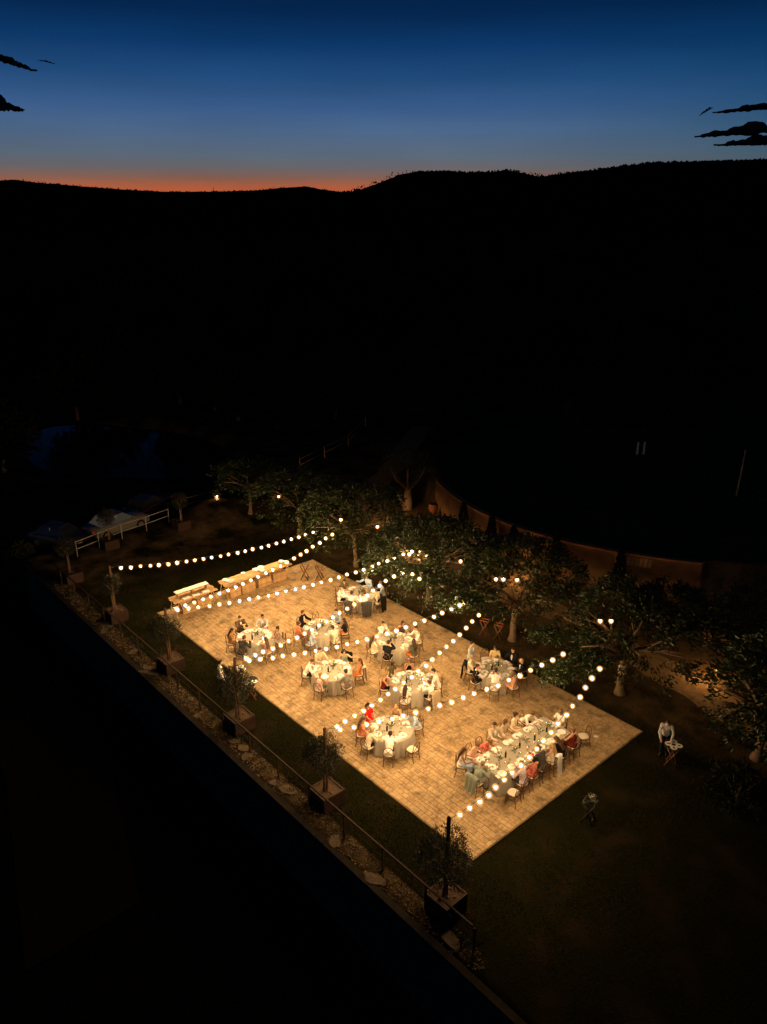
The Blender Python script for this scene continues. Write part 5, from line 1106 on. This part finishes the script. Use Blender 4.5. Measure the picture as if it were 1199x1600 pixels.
# lamp bollards washing the path
def bollard(x, y, lab):
    p = thing('path_lamp', lab, 'lamp', (x, y, height(x, y)), 0, 'low lamps along the path'); b = MB(); b.lathe([(0, 0), (.05, 0), (.045, .55), (0, .56)], 8); ob('post', b.mesh('post', steel), p)
    b = MB(); b.ell((0, 0, .63), .05, None, 8, 6, 0); ob('globe', b.mesh('globe', path_core, True), p); b = MB(); b.lathe([(0, .78), (.14, .70), (.15, .66), (.13, .69), (0, .75)], 12); ob('lamp_shade', b.mesh('lamp_shade', steel, True), p)
bollard(22.6, 16.1, 'hooded path lamp behind the banded tree'); bollard(10.2, 17.6, 'hooded path lamp below the pale board screen'); bollard(-1.2, 18.6, 'hooded path lamp near the old olive'); 
for i, (x, y, w) in enumerate(((23.2, 18.3, 'dark round tree standing behind the path, right of the banded tree'),)):
    t = thing('garden_tree', w, 'tree', (x, y, height(x, y)-.03), 0, 'dark trees beyond the path'); tr, l, tips, pts = trunk_mesh(1.5, .13, (.1, .05), 6, 2.0, 140+i, 1.2)
    ob('trunk', tr.mesh('trunk', bark, True), t); ob('limbs', l.mesh('limbs', bark, True), t); ob('crown', crown_mesh((0, 0, 1.7), 2.2, 2.1, 620, .2, 150+i, .3, 11, (x, y, 0), .30).mesh('crown', leaf), t)
# old thick olive, pots, stump
t = thing('old_olive_tree', 'old olive with a thick pale trunk and feathery crown behind the tree row', 'tree', (-2.6, 20.6, height(-2.6, 20.6)-.05)); b = MB()
b.tube([(0, 0, 0), (.1, .05, .5), (-.05, .1, 1.1), (.1, 0, 1.7)], [.42, .30, .27, .22], 10); b.tube([(0, 0, .2), (-.4, -.2, .55), (-.7, -.4, 1.3)], [.24, .16, .09], 8)
for k in range(6): a = k*1.05+.3; b.tube([(.1, 0, 1.55), (.9*math.cos(a), .9*math.sin(a), 2.4), (1.5*math.cos(a), 1.5*math.sin(a), 3.5)], [.15, .09, .02], 6)
ob('trunk', b.mesh('trunk', bark, True), t); b = MB()
for k in range(1500):
    v = Vector((random.gauss(0, 1), random.gauss(0, 1), random.gauss(0, 1))).normalized(); r = 1.8*random.random()**.4; p = Vector((v.x*r, v.y*r, 3.2+v.z*r*.85))
    if mnoise.noise(p*1.7) < -.2: continue
    for q in range(7): leaf_quads(b, p+Vector((random.gauss(0, .1), random.gauss(0, .1), random.gauss(0, .1))), v*.5+Vector((random.gauss(0, .4), random.gauss(0, .4), 1)), random.uniform(.10, .17), .016)
ob('crown', b.mesh('crown', olive_leaf), t)
b = MB(); b.lathe([(0, 0), (.20, 0), (.30, .35), (.27, .55), (.31, .58), (.31, .64), (.26, .64), (.24, .55), (0, .5)], 18); POT = b.mesh('pot', terracotta, True)
for (x, y, lab) in ((-.7, 21.4, 'tall terracotta pot beside the old olive'), (20.9, 19.2, 'terracotta pot beside the split tree stump')):
    thing('terracotta_pot', lab, 'pot', (x, y, height(x, y)), 0, None, me=POT, sc=1.15)
t = thing('tree_stump', 'pale split tree stump at the far right behind the trees', 'stump', (21.5, 19.9, height(21.5, 19.9)-.05)); b = MB()
for k in range(9): a = k*.7; b.tube([(.25*math.cos(a), .25*math.sin(a), 0), (.22*math.cos(a), .22*math.sin(a), .5), (.3*math.cos(a)+.1, .3*math.sin(a), random.uniform(.8, 1.5))], [.16, .12, .02], 6)
ob('trunk', b.mesh('trunk', bark, True), t)
def bush(x, y, r, lab, seed, m=dark_leaf, n=450):
    random.seed(seed); t = thing('bush', lab, 'bush', (x, y, height(x, y)-.03), 0, 'garden bushes'); b = MB()
    for k in range(5): a = k*1.3; b.tube([(0, 0, 0), (r*.5*math.cos(a), r*.5*math.sin(a), r*.9)], [.04, .01], 5)
    ob('stems', b.mesh('stems', bark), t); b = MB()
    for k in range(n):
        v = Vector((random.gauss(0, 1), random.gauss(0, 1), abs(random.gauss(0, 1)))).normalized(); q = r*random.random()**.35*(1+.3*mnoise.noise(v*2+Vector((seed, 0, 0)))); p = Vector((v.x*q, v.y*q, v.z*q*1.1+.1))
        for j in range(8): leaf_quads(b, p+Vector((random.gauss(0, .08), random.gauss(0, .08), random.gauss(0, .08))), v+Vector((random.uniform(-1, 1), random.uniform(-1, 1), random.uniform(-.6, .8))), .15*random.uniform(.7, 1.2), .03)
    ob('crown', b.mesh('crown', m), t)
for i, (x, y, r, w) in enumerate(((18.2, 18.6, 1.5, 'rounded dark bush right of the cypresses'), (24.2, 17.6, 1.7, 'dark bush behind the tree stump'), (28.6, 16.8, 2.0, 'large dark bush at the right edge'), (1.2, 18.4, 1.1, 'low bush at the left end of the garden wall'), (-13.1, -2.7, .7, 'pale shrub beyond the left end of the railing'), (27.0, 9.4, 1.1, 'bush low under the tree at the right edge'))):
    bush(x, y, r, w, 300+i, olive_leaf if 'pale' in w else dark_leaf, 300 if r < 1.2 else 520)
random.seed(80)

# ------------------------------------------------------------------ end railing, parked cars, field fences
def rail_fence(name, pts, label, zs, m, pr=.03, rr=.028, ph=1.05, grp=None):
    f = thing(name, label, 'fence', (0, 0, 0), 0, grp)
    P3 = [Vector((x, y, height(x, y))) for x, y in pts]
    for p in P3:
        b = MB(); b.tube([(0, 0, -.1), (0, 0, ph)], pr, 6); ob('post', b.mesh('post', m, True), f, p)
    for z in zs:
        for i in range(len(P3)-1):
            b = MB(); b.tube([P3[i]+Vector((0, 0, z)), P3[i+1]+Vector((0, 0, z))], rr, 6); ob('rail', b.mesh('rail', m, True), f)
rail_fence('end_railing', [(-10.0, -.4), (-10.5, 1.2), (-10.9, 2.9), (-11.1, 4.7), (-11.2, 6.4)], 'pale two rail fence at the left end of the lawn, cars behind it', (1.0, .52), rail_pale)
rail_fence('field_fence', [(-14.6, 9.1), (-15.1, 12.0), (-15.3, 14.8)], 'rough post and rail fence past the mound lantern', (.95, .45), wood_pale, .05, .03)
rail_fence('field_fence', [(-15.0, 20.1), (-16.5, 23.8), (-17.4, 27.2), (-19.5, 31)], 'rough post and rail fence climbing beside the sandy bank', (.95, .45), wood_pale, .05, .03)
carglass = mat('car_glass', (.02, .024, .03), .06, .7, .02); tyre_m = mat('tyre', (.012, .012, .012), .9, .2, .1); tail_m = mat('tail_light_red', (.35, .01, .01), .2, .5, .05); chrome = mat('wheel_alloy', (.45, .44, .42), .3, .5, .1, metal=.8)
def car(loc, rz, label, paint, lit=False):
    c = thing('parked_car', label, 'car', loc, rz, 'cars parked behind the end railing')
    prof = [(-2.1, .32), (-2.15, .62), (-2.05, .86), (-1.35, .95), (1.25, .95), (1.9, .86), (2.12, .66), (2.15, .34), (1.7, .22), (-1.7, .22)]
    V = []; F = []
    for x, wf in ((-.86, .93), (-.80, 1.0), (.80, 1.0), (.86, .93)):
        for py, pz in prof: V.append((x, py*wf, pz if wf == 1 else .57+(pz-.57)*.90))
    n = len(prof)
    for j in range(3): F += [(j*n+k, j*n+(k+1) % n, (j+1)*n+(k+1) % n, (j+1)*n+k) for k in range(n)]
    F += [tuple(range(n))[::-1], tuple(3*n+k for k in range(n))]
    b = MB(); b.add(V, F); ob('body', b.mesh('body', paint, True), c)
    base = [(-.74, -1.55), (.74, -1.55), (.74, 1.0), (-.74, 1.0)]; top = [(-.56, -1.05), (.56, -1.05), (.56, .25), (-.56, .25)]
    V = [(x, y, .94) for x, y in base]+[(x, y, 1.40) for x, y in top]
    b = MB(); b.add(V, [(0, 1, 5, 4), (1, 2, 6, 5), (2, 3, 7, 6), (3, 0, 4, 7)]); ob('windows', b.mesh('windows', emit('lit_cabin', (1, .86, .66), .035) if lit else carglass), c)
    b = MB(); b.box((0, -.4, 1.425), (1.14, 1.34, .05)); 
    for i in range(4): b.tube([V[i], V[i+4]], .035, 5)
    for sx in (-1, 1): b.tube([(sx*.68, -.3, .94), (sx*.55, -.35, 1.4)], .035, 5)
    ob('roof', b.mesh('roof', paint), c)
    for sx in (-1, 1):
        for sy in (-1.3, 1.32):
            w = MB(); M = Matrix.Rotation(math.pi/2, 3, 'Y'); r = MB(); r.lathe([(0, -.1), (.32, -.1), (.33, -.06), (.33, .06), (.32, .1), (0, .1)], 18); w.add([M @ Vector(v) for v in r.v], r.f); wh = ob('wheel', w.mesh('wheel', tyre_m, True), c, (sx*.80, sy, .33))
            w = MB(); r = MB(); r.lathe([(0, -.105), (.2, -.105), (.2, .105), (0, .105)], 12); w.add([M @ Vector(v) for v in r.v], r.f); ob('rim', w.mesh('rim', chrome), wh)
        b = MB(); b.box((sx*.62, 2.06, .68), (.32, .12, .13)); ob('headlight', b.mesh('headlight', porcelain), c)
        b = MB(); b.box((sx*.66, -2.09, .72), (.26, .10, .14)); ob('tail_light', b.mesh('tail_light', emit('lit_tail_light', (1, .06, .02), .15) if lit and sx > 0 else tail_m), c)
        b = MB(); b.box((sx*.93, .72, 1.0), (.16, .09, .12)); ob('wing_mirror', b.mesh('wing_mirror', paint), c)
zc = -.98
car((-14.4, .2, height(-14.4, .2)), R(-62), 'dark parked car farthest left behind the end railing', mat('paint_silver', (.06, .065, .07), .25, .6, .05, metal=.5))
car((-13.4, 3.6, height(-13.4, 3.6)), R(10), 'white parked car with a lit cabin behind the end railing', mat('paint_white', (.13, .127, .12), .25, .5, .04), True)
car((-16.6, 7.3, height(-16.6, 7.3)), R(30), 'dark red parked car beyond the lit white one', mat('paint_red', (.03, .012, .011), .25, .5, .05))
b = MB(); b.tube([(0, 0, -.2), (.08, .05, 3.2)], [.075, .055], 8)
t = thing('wooden_pole', 'leaning bare wooden pole standing alone in the dark field at the right', 'pole', (14.6, 34.4, height(14.6, 34.4))); ob('post', b.mesh('post', wood_pale, True), t)

# small dim farm building beyond the garden wall
hx, hy = 5.0, 36.8; hz = height(hx, hy)
t = thing('farm_building', 'dark farm building with two narrow lit windows, far right in the field', 'building', (hx, hy, hz), R(48.5)); b = MB(); b.box((0, 0, 1.5), (9, 6, 3.4)); ob('wall', b.mesh('wall', mat('dark_render', (.012, .011, .010), .95, .1, .2, 2)), t)
b = MB(); b.add([(-4.8, -3.4, 3.15), (4.8, -3.4, 3.15), (4.8, 0, 4.9), (-4.8, 0, 4.9), (-4.8, 3.4, 3.15), (4.8, 3.4, 3.15)], [(0, 1, 2, 3), (3, 2, 5, 4), (0, 3, 4), (1, 5, 2)]); ob('roof', b.mesh('roof', mat('dark_roof_tiles', (.012, .009, .008), .9, .1, .3, 4)), t)
for x in (-.42, .05):
    b = MB(); b.box((x, -3.01, 1.6), (.26, .06, 1.1)); w = ob('window', b.mesh('window', wood_dark), t); b = MB(); b.box((x, -3.045, 1.6), (.12, .02, .9)); ob('pane', b.mesh('pane', emit('dim_window', (.62, .70, 1.0), .018)), w)

# ------------------------------------------------------------------ pond, trees round it, woodland
wm = bpy.data.materials.new('still_water'); wm.use_nodes = True; pb = wm.node_tree.nodes['Principled BSDF']; pb.inputs['Base Color'].default_value = (.003, .005, .007, 1); pb.inputs['Roughness'].default_value = .06; pb.inputs['IOR'].default_value = 1.33
n_ = wm.node_tree.nodes.new('ShaderNodeTexNoise'); n_.inputs['Scale'].default_value = 2.5; bp_ = wm.node_tree.nodes.new('ShaderNodeBump'); bp_.inputs['Strength'].default_value = .06; g_ = wm.node_tree.nodes.new('ShaderNodeNewGeometry')
wm.node_tree.links.new(g_.outputs['Position'], n_.inputs['Vector']); wm.node_tree.links.new(n_.outputs['Fac'], bp_.inputs['Height']); wm.node_tree.links.new(bp_.outputs[0], pb.inputs['Normal'])
V = [(POND[0], POND[1], 0)]; c, s = math.cos(R(20)), math.sin(R(20)); n = 60
for k in range(n):
    a = 2*math.pi*k/n; q = 1.16+.05*math.sin(3*a)+.04*math.sin(7*a); ex, ey = 10.5*q*math.cos(a), 6.5*q*math.sin(a); V.append((POND[0]+ex*c-ey*s, POND[1]+ex*s+ey*c, 0))
PZ = min(height(x, y) for x, y in ((-22, 10), (-24, 20), (-35, 5), (-44, 12)))
b = MB(); b.add(V, [(0, 1+k, 1+(k+1) % n) for k in range(n)]); struct('pond', b.mesh('pond', wm), (0, 0, -.75-0))
def field_tree(x, y, h, r, lab, seed):
    random.seed(seed); z0 = height(x, y)-.1; t = thing('field_tree', lab, 'tree', (x, y, z0), 0, 'dark trees around the pond'); b = MB(); b.tube([(0, 0, 0), (.1, 0, h*.35), (0, .1, h*.7)], [.22, .16, .06], 7)
    for k in range(5): a = k*1.3; b.tube([(0, 0, h*.35), (r*.6*math.cos(a), r*.6*math.sin(a), h*.65)], [.1, .02], 5)
    ob('trunk', b.mesh('trunk', bark), t); b = MB(); k = 0
    while k < 420:
        v = Vector((random.gauss(0, 1), random.gauss(0, 1), random.gauss(0, 1))).normalized(); q = random.random()**.35*(1+.35*mnoise.noise(v*1.7+Vector((seed, 0, 0)))); p = Vector((v.x*q*r, v.y*q*r, h*.62+v.z*q*h*.40)); k += 1
        for j in range(6): leaf_quads(b, p+Vector((random.gauss(0, .3), random.gauss(0, .3), random.gauss(0, .3))), v+Vector((random.uniform(-1, 1), random.uniform(-1, 1), random.uniform(-1, .8))), .55*random.uniform(.6, 1.2), .15)
    ob('crown', b.mesh('crown', dark_leaf), t)
FT = [(-43, 24, 6.5, 3.0, 'tall dark tree on the far bank of the pond, left one'), (-38, 25.5, 5.2, 2.6, 'dark tree on the far bank of the pond, middle one'), (-32.5, 25, 6.0, 2.9, 'dark tree on the far bank of the pond, right one'), (-27, 26, 5.0, 2.6, 'dark tree right of the pond'),
      (-47, 14, 6.8, 3.2, 'dark tree at the left tip of the pond'), (-24, 31, 6.5, 3.0, 'dark tree above the sandy bank'), (-34, 2.5, 5.4, 2.8, 'dark tree left of the pond near the cars')]
for i, (x, y, h, r, w) in enumerate(FT): field_tree(x, y, h, r, w, 400+i)
random.seed(81)
def clump(k):
    random.seed(500+k); b = MB()
    for q in range(70):
        v = Vector((random.gauss(0, 1), random.gauss(0, 1), abs(random.gauss(0, 1)))).normalized(); p = Vector((v.x*2.6, v.y*2.6, 1.2+v.z*4.5*random.random()**.3))
        leaf_quads(b, p, v+Vector((random.gauss(0, .6), random.gauss(0, .6), random.gauss(0, .6))), 1.7, .55)
    return b
base_c = [clump(k) for k in range(4)]; random.seed(82); b = MB()
for k in range(420):
    d = random.uniform(75, 420); a = VIEW_AZ+random.uniform(-.75, .75); x, y = CAM[0]+d*math.cos(a), CAM[1]+d*math.sin(a)
    if pond_d(x, y) < 1.7 or d < 82 and False: continue
    if math.hypot(x-5, y-37) < 12 or (-22 < x < 30 and y < 46): continue
    s = random.uniform(.7, 1.5); z = height(x, y); q = base_c[k % 4]; r_ = random.uniform(0, 6.28); c, s2 = math.cos(r_)*s, math.sin(r_)*s; i = len(b.v)
    b.v += [(x+vx*c-vy*s2, y+vx*s2+vy*c, z+vz*s*.9) for vx, vy, vz in q.v]; b.f += [tuple(t_+i for t_ in f) for f in q.f]; b.m += [0]*len(q.f)
ob('woodland', b.mesh('woodland', dark_leaf), kind='stuff')

# ------------------------------------------------------------------ ridges on the horizon with their tree line
hill_m = mat('wooded_hill', (.005, .0055, .004), 1.0, .0, .3, .004, coord='World')
def ridge(name, prof, D0, D1, seed, trees, th):
    """prof: (azimuth in degrees right of the view axis, elevation in degrees seen from the terrace camera)"""
    az = np.linspace(prof[0][0], prof[-1][0], 420); el = np.interp(az, [p[0] for p in prof], [p[1] for p in prof]); V = []; rows = 14; crest = []
    for i, (a, e) in enumerate(zip(az, el)):
        A = VIEW_AZ-R(a)
        for j in range(rows):
            t = j/(rows-1)*1.25; D = D0+(D1-D0)*t; hc = 20+D1*math.tan(R(e)); prof_h = smooth(0, 1, t) if t <= 1 else 1-(t-1)*1.2
            z = -5+(hc+5)*prof_h+6*mnoise.noise(Vector((a*2.2, t*3, seed)))*min(1, t*2)*(1-prof_h)*3
            if abs(t-1) < .05: z += (1.6*mnoise.noise(Vector((a*6, 0, seed)))+.9*mnoise.noise(Vector((a*17, 1, seed))))*D1/2600; crest.append((CAM[0]+D*math.cos(A), CAM[1]+D*math.sin(A), z))
            V.append((CAM[0]+D*math.cos(A), CAM[1]+D*math.sin(A), z))
    F = [(i*rows+j, i*rows+j+1, (i+1)*rows+j+1, (i+1)*rows+j) for i in range(len(az)-1) for j in range(rows-1)]
    b = MB(); b.add(V, F); struct('hills', b.mesh(name, hill_m, True))
    return V, rows, len(az), crest
def pxaz(x, y):
    f = 1218.5; th = R(21.1); dx, dy = (x-599.5)/f, (800-y)/f; fw = math.cos(th)+dy*math.sin(th); zz = -math.sin(th)+dy*math.cos(th)
    return math.degrees(math.atan2(dx, fw)), math.degrees(math.atan2(zz, math.hypot(dx, fw)))
FAR_R = [(-60, 2.4), (-45, 2.1), (-33, 1.95), (-24.38, 1.72), (-23.64, 1.81), (-22.2, 1.64), (-19.96, 1.48), (-16.86, 1.27), (-14.46, 1.17), (-11.57, 1.19), (-8.61, 1.28), (-6.9, 1.44), (-5.17, 1.53), (-4.32, 1.37), (-3.02, 1.21), (-1.72, 1.17), (4, 1.1), (12, 1.0), (25, 1.0)]
NEAR_R = [(-14, -.4), (-9, .1), (-5.64, .6), (-3.46, 1.05), (-1.72, 1.29), (-.85, 1.57), (.02, 1.86), (1.1, 2.25), (2.18, 2.43), (3.9, 2.47), (5.19, 2.36), (6.89, 2.34), (8.16, 2.50), (9.22, 2.34), (10.41, 2.08), (11.52, 2.22), (12.75, 2.37), (13.96, 2.45), (15.16, 2.58), (16.73, 2.75), (17.89, 2.83), (20.57, 2.83), (22.42, 2.86), (24.18, 2.9), (32, 3.2), (45, 2.8), (60, 2.2)]
r1 = ridge('far_ridge', FAR_R, 2800, 5600, 1.0, 0, 0)
r2 = ridge('near_ridge', NEAR_R, 900, 2300, 5.0, 1500, 9)
random.seed(83)
def crest_trees(crest, n, h, jit, name):
    b = MB()
    for k in range(n):
        t = random.random()*(len(crest)-2); i = int(t); f = t-i; p = Vector(crest[i]).lerp(Vector(crest[i+1]), f)
        p += Vector((random.gauss(0, jit), random.gauss(0, jit), 0)); hh = h*random.uniform(.3, .8)*(1+.6*mnoise.noise(p*.012)); w = hh*random.uniform(.35, .6); p.z -= hh*.45
        b.lathe([(0, 0), (w*.7, hh*.15), (w, hh*.5), (w*.65, hh*.85), (0, hh)], 6, p)
    ob(name, b.mesh(name, hill_m), kind='stuff')
crest_trees(r2[3], 2400, 7.5, 14, 'ridge_forest'); crest_trees(r1[3], 1200, 11, 30, 'ridge_forest')
t = thing('radio_mast', 'tiny lone mast on the far ridge inside the orange glow', 'mast', (0, 0, 0))
A = VIEW_AZ-R(-11.4); D = 5580; zt = 20+D*math.tan(R(1.17)); b = MB(); x, y = CAM[0]+D*math.cos(A), CAM[1]+D*math.sin(A); t.location = (x, y, zt-20)
b.tube([(0, 0, 0), (0, 0, 50)], [3.0, 1.6], 5); ob('pole', b.mesh('pole', hill_m), t)

# dark evening clouds
cl_m = mat('dusk_cloud', (.05, .055, .065), 1.0, 0, .2, .01, coord='World')
def cloud(az, el, w, h, tilt, label, seed, n=60):
    random.seed(seed); D = 7500; A = VIEW_AZ-R(az); c = Vector((CAM[0]+D*math.cos(A), CAM[1]+D*math.sin(A), 20+D*math.tan(R(el)))); rt = Vector((math.sin(A), -math.cos(A), 0)); dp = Vector((math.cos(A), math.sin(A), 0)); W_, H_ = D*math.tan(R(w)), D*math.tan(R(h)); b = MB()
    M = Matrix.Rotation(math.atan2(rt.y, rt.x), 3, 'Z')
    for k in range(n):                                            # flat based heaps: low puffs along the base, taller ones in the middle
        t = (k+.5)/n*2-1+random.uniform(-.04, .04); env = max(.10, (1-abs(t)**1.6)*(.75+.45*mnoise.noise(Vector((t*3.1, seed, 0)))))
        s = W_*random.uniform(.07, .13); up = H_*env*random.uniform(.55, 1.0)
        p = rt*(t*W_)+Vector((0, 0, tilt*t*H_+up*.35-.2*H_))+dp*random.uniform(-.3, .3)*W_*.3
        b.ell(p, (s*1.7, s*1.2, up*.55), M, 14, 9)
    me = b.mesh('cloud', cl_m, True)
    for v in me.vertices:
        k = mnoise.noise(v.co*(11/W_)+Vector((seed, 0, 0))); k2 = mnoise.noise(v.co*(34/W_)); v.co += Vector((0, 0, (k*.12+k2*.035)*H_))
    thing('cloud', label, 'cloud', c, 0, 'dark clouds low in the evening sky', me=me)
cloud(-23.0, 8.30, 1.45, .50, -.75, 'slanting dark cloud at the left edge, upper one', 601, 26); cloud(-20.75, 8.35, .45, .14, -.5, 'faint wisp right of the upper left cloud', 602, 12)
cloud(-24.0, 6.00, 1.5, 1.1, -.1, 'dark cloud at the left edge, lower one', 603, 30); cloud(23.6, 5.85, 2.4, .52, .25, 'long dark cloud at the right edge, topmost', 604, 40)
cloud(20.3, 5.75, .36, .24, .9, 'tiny dark cloud left of the topmost right cloud', 605, 10); cloud(23.4, 4.62, 3.2, .80, .16, 'largest dark cloud at the right edge', 606, 46); cloud(23.8, 3.98, 2.4, .70, .05, 'dark cloud low at the right edge, just above the ridge', 607, 40)
random.seed(84)

# lower terrace below the wall: faint paving and a low gate frame
V = [(-12, -5.2, 0), (-2, -4.6, 0), (6, -5.6, 0), (14, -8, 0), (14, -12, 0), (4, -9.5, 0), (-6, -8.5, 0), (-13, -8.2, 0)]
V = [(x, y, height(x, y)+.05) for x, y, z in V]; b = MB(); b.add(V, [tuple(range(8))[::-1]]); 
struct('gravel_path', b.mesh('gravel_path', mat('lower_gravel', (.0068, .0055, .0044), .95, .1, .3, 2, bump=.5, coord='World')))
for o in list(TMP.collection.objects): bpy.data.objects.remove(o)
bpy.data.scenes.remove(TMP)
